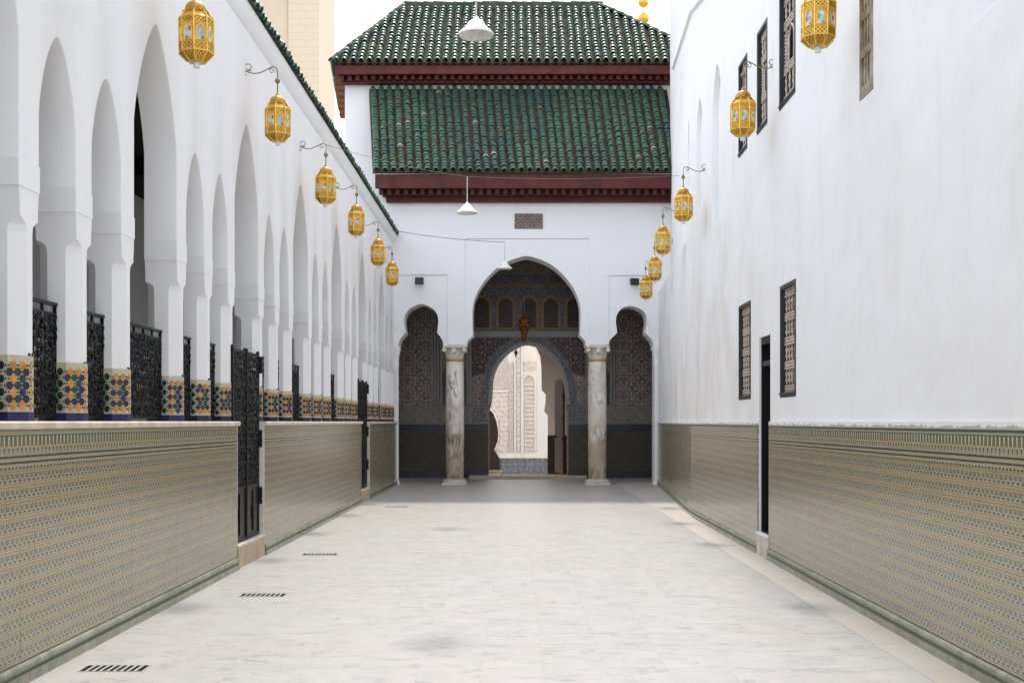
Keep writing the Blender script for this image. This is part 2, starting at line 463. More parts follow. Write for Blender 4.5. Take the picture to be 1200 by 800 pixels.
# ------------------------------------------------------------------ ground and floor
g = MB().add([(-400, -300, -.7), (400, -300, -.7), (400, 600, -.7), (-400, 600, -.7)], [(0, 1, 2, 3)]).build('ground', 'ground')
tag(g, 'pale earth around the courtyards', kind='structure')
def right_x(u): return 2.825 + .0095 * u if u < 19 else 3.0055 + (u - 19) * .0667     # dado face of the side wall
floor_o = MB().box((-3.4, -8, -.68), (4.6, 31.45, -.008)).build('courtyard_floor', 'grout')
tag(floor_o, 'white marble paving of the long courtyard', kind='structure')
T = .4
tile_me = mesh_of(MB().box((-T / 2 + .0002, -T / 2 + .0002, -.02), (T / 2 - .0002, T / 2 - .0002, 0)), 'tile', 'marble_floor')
stuff = MB()
for r in range(-30, 64):
    for c in range(14):
        X, Y = -2.82 + c * T, 6.2 + r * T
        if Y > 31.2: continue
        dz = random.uniform(-.0004, .0004)
        if 0 <= r < 21:
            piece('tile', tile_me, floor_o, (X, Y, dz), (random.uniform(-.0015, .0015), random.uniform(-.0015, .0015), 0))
        else:
            g_ = .0002
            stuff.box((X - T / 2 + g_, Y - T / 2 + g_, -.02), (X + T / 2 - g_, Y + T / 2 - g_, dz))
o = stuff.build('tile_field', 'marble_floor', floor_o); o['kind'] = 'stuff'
bs = MB()
y = -8.0
while y < 31.2:
    y2 = min(y + .8, 31.3)
    x0, x1, x2 = 2.584, right_x(y) + .05, right_x(y2) + .05
    p = [(x0, y + .0015), (x1, y + .0015), (x2, y2 - .0015), (x0, y2 - .0015)]
    m_ = MB().plate(p, [], lambda u, v, w: (u, v, w), -.02, random.uniform(-.001, .001))
    if 5 < y < 22: m_.build('border_slab', 'beige_border', floor_o)
    else: bs.add(m_.v, m_.f)
    y = y2
o = bs.build('border_slab_field', 'beige_border', floor_o); o['kind'] = 'stuff'

# drain grates cut in the marble
def grate(X, Y, label, w=.40, d=.17):
    r = root('drain_grate', (X, Y, .001), label, 'drain', 'drains along the arcade')
    m = MB().plate(rect(X - w / 2 - .012, X + w / 2 + .012, Y - d / 2 - .008, Y + d / 2 + .008), [rect(X - w / 2, X + w / 2, Y - d / 2, Y + d / 2)], lambda u, v, q: (u, v, q), .0005, .004)
    m.build('frame', 'marble_floor', r)
    MB().box((X - w / 2, Y - d / 2, .0015), (X + w / 2, Y + d / 2, .0022)).build('slot', 'dark_void', r)
    n = 9
    for i in range(1, n):
        x = X - w / 2 + w * i / n
        MB().box((x - .009, Y - d / 2, .0024), (x + .009, Y + d / 2, .0036)).build('bar', 'marble_floor', r)
grate(-2.60, 7.2, 'slotted drain in the marble floor, nearest to the viewer')
grate(-2.33, 10.25, 'slotted drain in the floor just before the first iron gate')
grate(-2.36, 13.4, 'slotted drain in the floor just past the first iron gate')
grate(-2.24, 20.9, 'farthest slotted drain, near the shaded strip by the portico')

# ------------------------------------------------------------------ left: tiled parapets, gates, arcade
PX = -3.02                                                  # dado face
GATES = [(12.04, 13.36), (21.74, 23.04)]
BAY, B0 = 3.23, 8.88
tile_d = mesh_of(MB().box((-.012, -.0968, -.0968), (0, .0968, .0968)), 'tile', 'dado_tile')
def ledge_profile(mb, x, y0, y1, mir=1):
    pr = [(x - .36 * mir, 1.553), (x + .018 * mir, 1.553), (x + .03 * mir, 1.562), (x + .032 * mir, 1.592), (x + .022 * mir, 1.603), (x - .36 * mir, 1.606)]
    mb.plate(pr, [], lambda u, v, w: (u, w, v), y0, y1)
def moulding(mb, fx, y0, y1, mir, n=1):
    for i in range(n):
        a, b = y0 + (y1 - y0) * i / n, y0 + (y1 - y0) * (i + 1) / n
        pr = [(-.02, 0), (.030, 0), (.030, .055), (.014, .066), (.018, .082), (.027, .095), (.027, .108), (.016, .122), (-.02, .13)]
        vs, k = [], len(pr)
        for yy in (a, b):
            for (d, z) in pr: vs.append((fx(yy) + d * mir, yy, z))
        mb.add(vs, [tuple(range(k)), tuple(range(2 * k - 1, k - 1, -1))] + [(i_, (i_ + 1) % k, k + (i_ + 1) % k, k + i_) for i_ in range(k)])
segs = [(-8, 12.04, 'long near tiled parapet with pale stone ledge, left of the courtyard'),
        (13.36, 21.74, 'middle tiled parapet between the two black iron gates'),
        (23.04, 28.24, 'short far tiled parapet between the second gate and the portico')]
for i, (a, b, lab) in enumerate(segs):
    r = root('tiled_parapet', (PX, max(a, 0), 0), lab, 'parapet', 'tiled parapets under the arcade')
    MB().box((PX - .34, a, 0), (PX - .011, b, 1.553)).build('core', 'pale_stone', r)
    lm = MB(); ledge_profile(lm, PX, a - (.0 if i == 0 else .03), b + .03 if i < 2 else b); lm.build('ledge', 'cream_stone', r, smooth=30)
    m = MB(); moulding(m, lambda y: PX, a, b, 1); m.build('base_moulding', 'green_trim', r, smooth=40)
    field = MB()
    if i == 0:
        c = 0
        y = b - .0975
        while y > 6.3:
            for q in range(6):
                o = piece('tile', tile_d, r, (PX + random.uniform(-.001, .0005), y, 1.305 - .0975 - q * .195),
                          (0, random.uniform(-.003, .003), random.uniform(-.003, .003)))
            m = MB().box((PX - .012, y - .0968, 1.307), (PX + random.uniform(0, .001), y + .0968, 1.545)); m.build('frieze_tile', 'dado_tile', r)
            y -= .195
        a_, b_ = a, y + .0975
    else: a_, b_ = a, b
    field.box((PX - .012, a_, .12), (PX - .0005, b_, 1.545)); o = field.build('tile_field', 'dado_tile', r); o['kind'] = 'stuff'
    if i > 0:
        MB().box((PX - .34, a - .035, .25), (PX - .003, a - .001, 1.553)).build('jamb', 'pale_stone', r)
    if i < 2:
        MB().box((PX - .34, b + .001, .25), (PX - .003, b + .03, 1.553)).build('jamb', 'pale_stone', r)

# arcade wall
AX = -3.10
ar = root('arcade_wall', (AX, 8, 0), 'white arcade wall of tall and small pointed arches on the left', 'wall')
mapL = lambda u, v, w: (AX - w, u, v)
SPR = 3.25
piers, opens = [], []
for k in range(-4, 6):
    B = B0 + BAY * k
    piers += [B, B + 1.43, B + 2.33]
    opens += [(B + .715, .565, 'L', k), (B + 1.88, .30, 'S', k), (B + 2.78, .30, 'S', k)]
piers.append(B0 + BAY * 6)
WT = 6.33
def arcade_arch(c, h, zs, rise, p, q, n=14):
    us = [cos(pi * i / (2 * n)) for i in range(n + 1)]      # 1 at the springing, 0 at the crown
    L = [(c - h * u, zs + rise * (1 - u ** p) ** q if u < 1 else zs) for u in us]
    L[-1] = (c, zs + rise)
    return L + [(2 * c - x, z) for x, z in reversed(L[:-1])]
EB = .016                                                   # worn, rounded arrises
wv, wf, idx = [], [], {}
def vid(p, w):
    key = (round(p[0], 5), round(p[1], 5), w)
    if key not in idx: idx[key] = len(wv); wv.append(mapL(p[0], p[1], w))
    return idx[key]
def strip_faces(po, pi):
    """front skin (inset outline pi) and back skin (outline po)"""
    wf.append(tuple(vid(p, 0) for p in pi)); wf.append(tuple(vid(p, .30) for p in reversed(po)))
prev_u, prev_s = piers[0] - .15, None
for c, h, t, k in opens + [(None, 0, 'E', 0)]:
    zs = 4.03 if t == 'L' else 3.6
    u1 = c - h if c else 28.32
    def pier_poly(e0, e1):
        return [(prev_u + e0, SPR), (u1 - e1, SPR)] + ([(u1 - e1, zs)] if c else []) + [(u1 - e1, WT), (prev_u + e0, WT)] + ([(prev_u + e0, prev_s)] if prev_s else [])
    strip_faces(pier_poly(0, 0), pier_poly(EB if prev_s else 0, EB if c else 0))
    if not c: break
    A = [(c - h, SPR)] + arcade_arch(c, h, zs, 1.0 if t == 'L' else .6, 1.38 if t == 'L' else 1.6, .74 if t == 'L' else .70) + [(c + h, SPR)]
    I = []
    for i, p in enumerate(A):
        if i in (0, 1): I.append((p[0] - EB, p[1])); continue
        if i >= len(A) - 2: I.append((p[0] + EB, p[1])); continue
        d = Vector((A[i + 1][0] - A[i - 1][0], A[i + 1][1] - A[i - 1][1])).normalized(); I.append((p[0] - d.y * EB, p[1] + d.x * EB))
    for i in range(1, len(A) - 2):
        strip_faces([A[i], A[i + 1], (A[i + 1][0], WT), (A[i][0], WT)], [I[i], I[i + 1], (I[i + 1][0], WT), (I[i][0], WT)])
    for i in range(len(A) - 1):
        M1 = [(A[j][0] * .71 + I[j][0] * .29, A[j][1] * .71 + I[j][1] * .29) for j in (i, i + 1)]
        wf.append((vid(I[i], 0), vid(I[i + 1], 0), vid(M1[1], EB * .29), vid(M1[0], EB * .29)))
        wf.append((vid(M1[0], EB * .29), vid(M1[1], EB * .29), vid(A[i + 1], EB), vid(A[i], EB)))
        wf.append((vid(A[i], EB), vid(A[i + 1], EB), vid(A[i + 1], .30), vid(A[i], .30)))
    prev_u, prev_s = c + h, zs
MB().add(wv, wf).build('wall', 'plaster', ar, smooth=28)
# cornice under the coping
MB().plate([(AX - .01, 6.10), (AX + .012, 6.12), (AX + .03, 6.17), (AX + .075, 6.27), (AX + .08, 6.345), (AX - .3, 6.345)], [], lambda u, v, w: (u, w, v), piers[0], 28.32).build('cornice', 'plaster', ar, smooth=30)
# stub of wall closing the last bay
MB().box((AX - .299, 28.41, 0), (AX - .001, 28.30, SPR)).build('end_pier', 'plaster', ar)

def ring8(y, hy, hx, c, z, xc=AX - .15):
    return [(xc + hx - c, y - hy, z), (xc + hx, y - hy + c, z), (xc + hx, y + hy - c, z), (xc + hx - c, y + hy, z),
            (xc - hx + c, y + hy, z), (xc - hx, y + hy - c, z), (xc - hx, y - hy + c, z), (xc - hx + c, y - hy, z)]
def rings_mesh(mb, rings):
    n = 8; vs = [p for r in rings for p in r]
    fs = [(i * n + k, i * n + (k + 1) % n, (i + 1) * n + (k + 1) % n, (i + 1) * n + k) for i in range(len(rings) - 1) for k in range(n)]
    fs += [tuple(range(n)), tuple((len(rings) - 1) * n + k for k in range(n))]
    mb.add(vs, fs)
def oct_mesh(rx, rz, name, mat):
    pts = [(rx * cos(q) * s_, rz * sin(q) * s_) for q, s_ in [(radians(22.5 + 45 * i), 1.0) for i in range(8)]]
    mb = MB(); mb.plate(pts, [], lambda u, v, w: (u, -w, v), -.002, .0035); return mesh_of(mb, name, mat)
OCT = {c: oct_mesh(.0205, .0275, 'tile', 'zellige_' + c) for c in ('orange', 'green', 'blue', 'navy')}
def zellige_cells(y):
    """(position, normal-rotation, colour) of each tile on the three faces seen of one pier base"""
    out = []; hy, c, hx = .132, .088, .158; xc = AX - .15
    faces = [((xc + hx - c / 2, y - hy + c / 2), radians(45), .125, 'A'), ((xc + hx, y), radians(90), .07, 'B'), ((xc + hx - c - .07, y - hy), 0, .14, 'C')]
    for (fx_, fy_), ang, w, t in faces:
        tv = (cos(ang), sin(ang))
        for rr in range(4):
            z = 1.702 + rr * .0845
            for cc in ((-.029, .029) if t != 'B' else (0,)):
                col = 'orange' if (cc <= 0 or rr in (0, 3)) else ('blue' if rr == 1 and t == 'A' else 'green')
                if t == 'C': col = 'orange' if cc < 0 else 'green'
                out.append(((fx_ + tv[0] * cc, fy_ + tv[1] * cc, z), ang, col))
            if rr < 3:
                for cc in ((-.052, 0, .052) if t == 'A' else ((-.058, 0) if t == 'C' else ())):
                    col = {-.052: 'navy', 0: 'green', .052: 'navy', -.058: 'green'}.get(cc, 'navy')
                    out.append(((fx_ + tv[0] * cc, fy_ + tv[1] * cc, z + .04225), ang, col))
    return out
for i, y in enumerate(piers):
    if y < 4.0: continue
    p = MB()
    rings_mesh(p, [ring8(y, .125, .15, .085, 1.60), ring8(y, .125, .15, .085, 2.80), ring8(y, .125, .15, .076, 2.845), ring8(y, .1255, .15, .035, 2.875), ring8(y, .126, .15, .006, 2.885), ring8(y, .132, .15, .006, 2.97), ring8(y, .144, .15, .006, 3.08)])
    rings_mesh(p, [ring8(y, .153, .153, .006, 3.08), ring8(y, .1515, .153, .006, 3.11), ring8(y, .153, .153, .006, 3.252)])
    po = p.build('pier', 'plaster', ar)
    b = MB(); rings_mesh(b, [ring8(y, .131, .157, .088, 1.66), ring8(y, .131, .157, .088, 2.02)]); b.build('tile_bed', 'zellige_cream', po)
    b = MB(); rings_mesh(b, [ring8(y, .135, .161, .090, 1.604), ring8(y, .135, .161, .090, 1.662)]); b.build('skirting', 'zellige_blue', po)
    b = MB()
    for q in range(5):
        yy = y - .11 + q * .045 + random.uniform(-.01, .01); x_ = AX + .008
        if random.random() < .75: b.box((x_ - .02 - (.08 if q < 2 else 0), yy, 2.018), (x_ - (.08 - .04 * q if q < 2 else 0), yy + random.uniform(.02, .04), 2.026 + random.uniform(0, .012)))
    if b.v: b.build('crest', 'zellige_navy', po)
    cells = zellige_cells(y)
    dots = MB()
    for (px, py, pz), ang, col in cells[:]:
        for dx in (-.0285, .0285):
            m_ = Matrix.Translation((px + cos(ang) * dx, py + sin(ang) * dx, pz)) @ Matrix.Rotation(ang, 4, 'Z')
            dots.mbox(m_ @ Matrix.Rotation(radians(45), 4, 'Y'), (-.005, -.003, -.005), (.005, .002, .005))
    o = dots.build('small_tile', 'zellige_navy', po); o['kind'] = 'stuff'
    if 6.8 < y < 12.5:
        for ps, ang, col in cells:
            c_ = col if random.random() > .12 else random.choice(['green', 'navy', 'blue'])
            piece('tile', OCT[c_], po, ps, (0, 0, ang))
    else:
        t_ = MB(); order = ['orange', 'green', 'blue', 'navy']
        for ps, ang, col in cells:
            t_.cur = order.index(col); m_ = Matrix.Translation(ps) @ Matrix.Rotation(ang, 4, 'Z')
            pts = [(.0205 * cos(radians(22.5 + 45 * q)), .0275 * sin(radians(22.5 + 45 * q))) for q in range(8)]
            t_.add([m_ @ Vector((u, -.0035, v)) for u, v in pts], [tuple(range(8))])
        o = t_.build('tile_field', ['zellige_' + c for c in order], po); o['kind'] = 'stuff'

# gallery behind the arcade
gr = root('gallery', (-4.6, 10, 0), 'dim gallery behind the arches with dark wooden ceiling', 'gallery')
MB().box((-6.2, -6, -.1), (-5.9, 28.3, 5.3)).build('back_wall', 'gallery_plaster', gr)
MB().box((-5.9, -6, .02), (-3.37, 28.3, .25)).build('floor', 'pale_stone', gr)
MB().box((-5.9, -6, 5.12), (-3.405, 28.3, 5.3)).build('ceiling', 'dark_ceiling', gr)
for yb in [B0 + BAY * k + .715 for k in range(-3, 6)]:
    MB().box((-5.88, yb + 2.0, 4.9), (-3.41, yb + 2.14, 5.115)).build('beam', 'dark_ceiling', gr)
m = MB().plate(pointed(13.6, .8, 2.0, 1.0) + [(14.4, .26), (12.8, .26)], [], lambda u, v, w: (-5.9 + w, u, v), 0, .02); m.build('niche', 'court_white', gr)

# wrought iron
def spiral(mb, cy, cz, r, turn, x, rad=.0085, a0=0, n=9):
    pts = []
    for i in range(n + 1):
        t = i / n; q = a0 + turn * 2 * pi * 1.15 * t; rr = r * (1 - .72 * t)
        pts.append((x, cy + rr * cos(q), cz + rr * sin(q)))
    mb.tube(pts, rad, 3, cap=False)
def iron_field(mb, x, y0, y1, z0, z1, cell=.07):
    ny, nz = max(1, round((y1 - y0) / cell)), max(1, round((z1 - z0) / cell)); dy, dz = (y1 - y0) / ny, (z1 - z0) / nz
    rs = random.Random(int(1000 * (y1 - y0)) + nz)
    for i in range(ny):
        for j in range(nz):
            cy, cz = y0 + (i + .5) * dy + rs.uniform(-.008, .008), z0 + (j + .5) * dz + rs.uniform(-.01, .01)
            s_ = rs.choice((-1, 1))
            spiral(mb, cy, cz, dy * rs.uniform(.45, .6), s_, x, a0=rs.uniform(0, 6.28)); spiral(mb, cy + rs.uniform(-.015, .015), cz + rs.uniform(-.02, .02), dy * rs.uniform(.3, .45), -s_, x + .008, a0=rs.uniform(0, 6.28), n=7, rad=.0075)
            if rs.random() < .5: mb.lathe([(.002, -.022), (.02, 0), (.002, .022)], (x, cy, cz), 5)
def railing(w, large):
    """railing at the origin: plane x=0, centred on y"""
    f = MB()
    for yy in (-w / 2, w / 2): f.box((-.012, yy - .012, .0), (.012, yy + .012, .825))
    f.box((-.010, -w / 2, .02), (.010, w / 2, .04)); f.box((-.010, -w / 2, .155), (.010, w / 2, .17)); f.box((-.010, -w / 2, .745), (.010, w / 2, .76))
    f.box((-.010, -w / 2, .60), (.010, w / 2, .61))
    t = MB().box((-.02, -w / 2 - .015, .81), (.02, w / 2 + .015, .832))
    n = 3 if not large else 5
    for i in range(1, n): t.box((-.009, -w / 2 + w * i / n - .009, .755), (.009, -w / 2 + w * i / n + .009, .815))
    bars = MB(); nb = round(w / .06)
    for i in range(1, nb): bars.tube([(0, -w / 2 + w * i / nb, .03), (0, -w / 2 + w * i / nb, .75)], .0055, 4)
    s_ = MB(); iron_field(s_, .004, -w / 2 + .01, w / 2 - .01, .17, .745, .065); iron_field(s_, .004, -w / 2 + .01, w / 2 - .01, .045, .155, .055)
    return f, t, bars, s_
RAIL = {}
def place_railing(y, w, large, label):
    r = root('iron_railing', (AX - .16, y, 1.606), label, 'railing', 'black iron railings between the piers')
    key = large
    if key not in RAIL:
        RAIL[key] = [mesh_of(mb, nm, 'iron') for mb, nm in zip(railing(w, large), ('frame', 'top_rail', 'bars', 'scrollwork'))]
    for me, nm in zip(RAIL[key], ('frame', 'top_rail', 'bars', 'scrollwork')):
        o = bpy.data.objects.new(nm, me); link(o, r)
ords = ['first', 'second', 'third', 'fourth', 'fifth', 'sixth', 'seventh', 'eighth', 'ninth', 'tenth', 'eleventh', 'twelfth', 'thirteenth', 'fourteenth', 'fifteenth', 'sixteenth', 'seventeenth', 'eighteenth', 'nineteenth']
gate_bays = (1, 4); nn = 0
for c, h, t, k in opens:
    if c < 6.0 or (t == 'L' and k in gate_bays): continue
    if c > 27.6: continue
    lab = ('wide' if t == 'L' else 'narrow') + ' black wrought iron railing under ' + ('a tall' if t == 'L' else 'a small') + ' arch, %s railing counting from the viewer' % ords[nn]
    place_railing(c, (1.43 if t == 'L' else .90) - .245, t == 'L', lab); nn += 1

def gate(y0, y1, label, glab):
    x = PX - .07; zb, zt = .25, 2.44
    r = root('iron_gate', (x, (y0 + y1) / 2, zb), label, 'gate', 'black iron gates in the arcade')
    a, b = y0 + .035, y1 - .04; mid = (a + b) / 2
    for s_, (p, q) in enumerate(((a, mid - .006), (mid + .006, b))):
        lf = MB()
        for yy in (p, q - .04): lf.box((x - .016, yy, zb + .015), (x + .016, yy + .04, zt))
        for zz in (zb + .015, .84, 1.30, 1.62, 2.0, zt - .07): lf.box((x - .014, p, zz), (x + .014, q, zz + .035))
        lo = lf.build('leaf', 'iron', r)
        MB().box((x - .006, p + .03, zb + .03), (x + .004, q - .03, .84)).build('kick_panel', 'iron_panel', lo)
        sc = MB(); iron_field(sc, x + .004, p + .04, q - .04, .875, zt - .08, .07); sc.build('scrollwork', 'iron', lo)
        bars = MB()
        for i in range(1, 7): yy = p + (q - p) * i / 7; bars.tube([(x - .004, yy, .86), (x - .004, yy, zt - .04)], .006, 4)
        bars.build('bars', 'iron', lo)
        bp = MB().box((x, (p + q) / 2 - .012, zb + .08), (x + .02, (p + q) / 2 + .012, .80)); bp.box((x, (p + q) / 2 - .035, zb + .22), (x + .026, (p + q) / 2 + .035, .62)); bp.build('bolt', 'iron', lo)
    MB().box((x + .0, mid - .02, zb + .03), (x + .026, mid + .02, zt - .02)).build('closing_bar', 'iron', r)
    for zz in (2.18, 1.30, .62): MB().box((x - .01, b - .02, zz), (x + .05, b + .035, zz + .2)).build('hinge', 'iron', r)
    st = MB().box((PX - .34, y0 + .031, 0), (PX + .01, y1 - .036, .225)).build('gate_step', 'tan_stone', at=(PX, (y0 + y1) / 2, 0)); tag(st, glab, 'step', 'stone steps under the gates')
    MB().box((PX - .34, y0 + .031, .226), (PX + .016, y1 - .036, .25)).build('tread', 'pale_stone', st)
gate(*GATES[0], 'tall black double iron gate in the near part of the arcade', 'tan stone step under the nearer iron gate')
gate(*GATES[1], 'narrow looking far black iron gate near the portico', 'tan stone step under the farther iron gate')

# ------------------------------------------------------------------ tile roofs
def barrel(rb, rt, L, name, n=7):
    """cover tile: slope direction +y (up), width x, bulging z; lower mouth open with a lip"""
    mb = MB(); rg = []
    for yy, r in ((0, rb * .90), (L * .10, rb), (L * .34, rb * .93), (L, rt)): rg.append([(r * cos(pi * i / n), yy, r * sin(pi * i / n)) for i in range(n + 1)])
    mb.sheet(rg)
    inn = [(.76 * rb * cos(pi * i / n), .0, .80 * rb * sin(pi * i / n)) for i in range(n + 1)]
    inn2 = [(.74 * rb * cos(pi * i / n), .06, .74 * rb * sin(pi * i / n)) for i in range(n + 1)]
    mb.sheet([rg[0], inn]); mb.sheet([inn, inn2])
    return mb
def frame(p, up, across):
    up = Vector(up).normalized(); nrm = Vector(across).cross(up).normalized(); ac = up.cross(nrm)
    return Matrix(((ac.x, up.x, nrm.x, p[0]), (ac.y, up.y, nrm.y, p[1]), (ac.z, up.z, nrm.z, p[2]), (0, 0, 0, 1)))
def tile_slope(parent, eL, eR, tL, tR, ncol, nrow, clip, keep, rb):
    eL, eR, tL, tR = map(Vector, (eL, eR, tL, tR))
    me = None; st = MB(); pans = MB(); jobs = []
    L = ((tL - eL).length) / nrow
    proto = barrel(rb, rb * .66, L * 1.5, 'tile'); me = mesh_of(proto, 'tile', 'roof_tile', 60)
    for j in range(ncol):
        f = (j + .5) / ncol; a, b = eL.lerp(eR, f), tL.lerp(tR, f)
        f2 = (j + 1) / ncol; a2, b2 = eL.lerp(eR, f2), tL.lerp(tR, f2)
        tm = clip(a) if clip else 1.0
        bend = random.uniform(-.03, .03)
        for q in range(nrow):
            t = q / nrow
            if t > tm - .5 / nrow: break
            p = a.lerp(b, t); up = (b - a)
            nrm = (eR - eL).cross(up).normalized()
            p = p + nrm * (.028 + random.uniform(-.006, .006)) + (eR - eL).normalized() * (bend * sin(t * 3) * .6 + random.uniform(-.011, .011)) + up.normalized() * random.uniform(-.02, .02)
            m_ = frame(p + nrm * .03, up.normalized() - nrm * .20 + Vector((random.uniform(-.02, .02), 0, random.uniform(-.02, .02))), eR - eL)
            jobs.append((p.y - p.z * .3, m_))
        # channel between two rows of covers
        nrm = (eR - eL).cross(b - a).normalized(); ac = (eR - eL).normalized(); rr = []
        for t in [tm * i / 4 for i in range(5)]:
            c = a2.lerp(b2, t); rr.append([c + ac * (rb * .95 * cos(pi + pi * i / 6)) + nrm * (rb * .8 * sin(pi + pi * i / 6) + .028) for i in range(7)])
        pans.sheet(rr)
        rr2 = [[p_ for p_ in rr[0]], [p_ - nrm * .022 for p_ in rr[0]]]; pans.sheet(rr2)
    jobs.sort(key=lambda q: q[0])
    for i, (k_, m_) in enumerate(jobs):
        if i < keep: piece('roof_tile', me, parent, None, mat4=m_)
        else: st.add([m_ @ Vector(v) for v in proto.v], proto.f)
    if st.v: o = st.build('tile_field', 'roof_tile', parent, smooth=60, fix=False); o['kind'] = 'stuff'
    o = pans.build('channel_tiles', 'earth_mortar', parent, fix=False); o['kind'] = 'stuff'
gb = root('gate_building', (0, 28.3, 0), 'white gate building with two green tiled roofs closing the courtyard', 'building')
# lower roof
eL, eR, tL, tR = (-3.55, 27.58, 7.80), (4.05, 27.58, 7.80), (-3.90, 29.58, 10.46), (3.95, 29.58, 10.46)
bed = MB().add([eL, eR, tR, tL, (eL[0], 27.62, 7.77), (eR[0], 27.62, 7.77), (tR[0], 29.59, 10.2), (tL[0], 29.59, 10.2)], [(0, 1, 2, 3), (4, 7, 6, 5), (0, 4, 5, 1), (0, 3, 7, 4), (1, 5, 6, 2)]).build('roof_bed', 'earth_mortar', gb)
WL[bed.name] = wl(gb).copy()
tile_slope(bed, eL, eR, tL, tR, 36, 30, None, 300, .080)
# lower eave
MB().box((-3.50, 27.66, 7.42), (4.05, 27.74, 7.765)).build('fascia', 'eave_wood', gb, bev=.008)
MB().box((-3.44, 27.741, 7.44), (4.05, 28.29, 7.70)).build('soffit', 'eave_wood', gb)
d = MB()
for i in range(36): d.box((-3.42 + i * .208, 27.80, 7.31), (-3.42 + i * .208 + .10, 28.0, 7.438))
o = d.build('dentils', 'eave_wood', gb); o['kind'] = 'stuff'
MB().box((-3.36, 28.0, 7.30), (4.05, 28.25, 7.436)).build('frieze_board', 'eave_wood', gb)
MB().box((-3.28, 28.12, 7.17), (4.05, 28.28, 7.298)).build('lower_board', 'eave_wood', gb, bev=.006)
# upper storey
MB().box((-4.55, 29.6, 6.6), (5.6, 34, 11.0)).build('upper_wall', 'plaster_plain', gb)
EZ, RZ = 10.97, 13.42
uE = [(-4.80, 28.98, EZ), (5.35, 28.98, EZ)]; uT = [(-4.80, 31.6, RZ), (5.35, 31.6, RZ)]
RL, RR = -3.13, 2.36
bed2 = MB().add([(-4.8, 28.98, EZ), (5.35, 28.98, EZ), (RR, 31.6, RZ), (RL, 31.6, RZ), (-5.25, 34.3, EZ), (5.35, 34.3, EZ)],
                [(0, 1, 2, 3), (0, 3, 4), (3, 2, 5, 4), (1, 5, 2), (0, 4, 5, 1)]).build('hip_roof_bed', 'earth_mortar', gb)
WL[bed2.name] = wl(gb).copy()
tile_slope(bed2, uE[0], uE[1], uT[0], uT[1], 46, 20, lambda a: min(1, (a.x + 4.80) / (RL + 4.80), (5.35 - a.x) / (5.35 - RR)), 300, .086)
# left slope tiles and caps
capm = barrel(.12, .10, .36, 'cap'); cap_me = mesh_of(capm, 'ridge_tile', 'roof_moss', 60)
def caps(p, q, n, lift=.02):
    p, q = Vector(p), Vector(q)
    for i in range(n):
        a = p.lerp(q, i / n); m_ = frame(a + Vector((0, 0, lift + random.uniform(-.01, .012))), q - p, Vector((1, 0, 0)) if abs((q - p).x) < abs((q - p).y) else Vector((0, -1 if (q - p).x > 0 else 1, 0)))
        piece('ridge_tile', cap_me, bed2, None, mat4=m_)
caps((RL - .05, 31.6, RZ), (RR + .05, 31.6, RZ), 20, .03); caps((-4.8, 28.98, EZ), (RL, 31.6, RZ), 14, .02); caps((5.35, 28.98, EZ), (RR, 31.6, RZ), 14, .02)
MB().box((RL + .0, 31.38, RZ - .24), (RR, 31.55, RZ + .02)).build('ridge_course', 'roof_moss', gb)
lt = MB(); lp = barrel(.098, .08, .3, 't')
for i in range(22):
    for q in range(1):
        e = Vector((-4.80, 29.05, EZ)).lerp(Vector((-5.3, 33.5, EZ)), i / 21); m_ = frame(e + Vector((q * .16, 0, q * .22 + .02)), (.6, 0, .8), (0, -1, 0)); lt.add([m_ @ Vector(v) for v in lp.v], lp.f)
o = lt.build('side_tiles', 'roof_tile', bed2, smooth=60, fix=False); o['kind'] = 'stuff'
MB().box((-4.72, 29.06, 10.70), (5.4, 29.14, 10.94)).build('upper_fascia', 'eave_wood', gb, bev=.008)
MB().box((-4.66, 29.141, 10.74), (5.4, 29.59, 10.93)).build('upper_soffit', 'eave_wood', gb)
d = MB()
for i in range(48): d.box((-4.62 + i * .208, 29.18, 10.60), (-4.62 + i * .208 + .10, 29.36, 10.738))
o = d.build('upper_dentils', 'eave_wood', gb); o['kind'] = 'stuff'
MB().box((-4.58, 29.36, 10.56), (5.4, 29.58, 10.736)).build('upper_frieze_board', 'eave_wood', gb)
for i in range(7):
    yy = 29.3 + i * .5; xx = -4.75 - i * .06
    MB().box((xx - .02, yy, 10.62 - i * .02), (-4.56, yy + .3, 10.93)).build('eave_bracket', 'eave_wood_lit', gb)
MB().tube([(-4.56, 29.62, 8.95), (-4.70, 29.62, 9.02)], [.03, .02], 6).build('water_spout', 'cable', gb)

# facade: px -> metres on the plane y = 28.3
def fx(x): return (x - VPX) / 45.94
def fz(y): return 1.6 + (VPY - y) / 45.94
def arch_small(xl, xr, apx, apy, yb, bl, br, xs):
    """outline (px) of a small arch with corbelled springing, left to right"""
    c = (xl + xr) / 2
    L = [(bl, 409), (bl, 404), (bl + (xl - bl) * .25, 398), (bl + (xl - bl) * .75, 393.5), (xl + 1.5, 390), (xl + .8, 384)]
    P = smooth_path([(xl, 378), (xl + .3, 372), (xl + 3.0, 365.5), (xl + 9, 360), (apx, apy), (xr - 9, 360 + (apy - 356) * .5), (xr - 3.0, 365.5), (xr - .3, 372), (xr, 378)], 4)
    R = [(xr - .8, 384), (xr - 1.5, 390), (br - (br - xr) * .75, 393.5), (br - (br - xr) * .25, 398), (br, 404), (br, 409)]
    return L + P + R
A1 = arch_small(473.5, 513.5, 494, 356, 0, 466.5, 519.5, 0)
A3 = arch_small(722, 758, 740.5, 358.5, 0, 713, 766, 0)
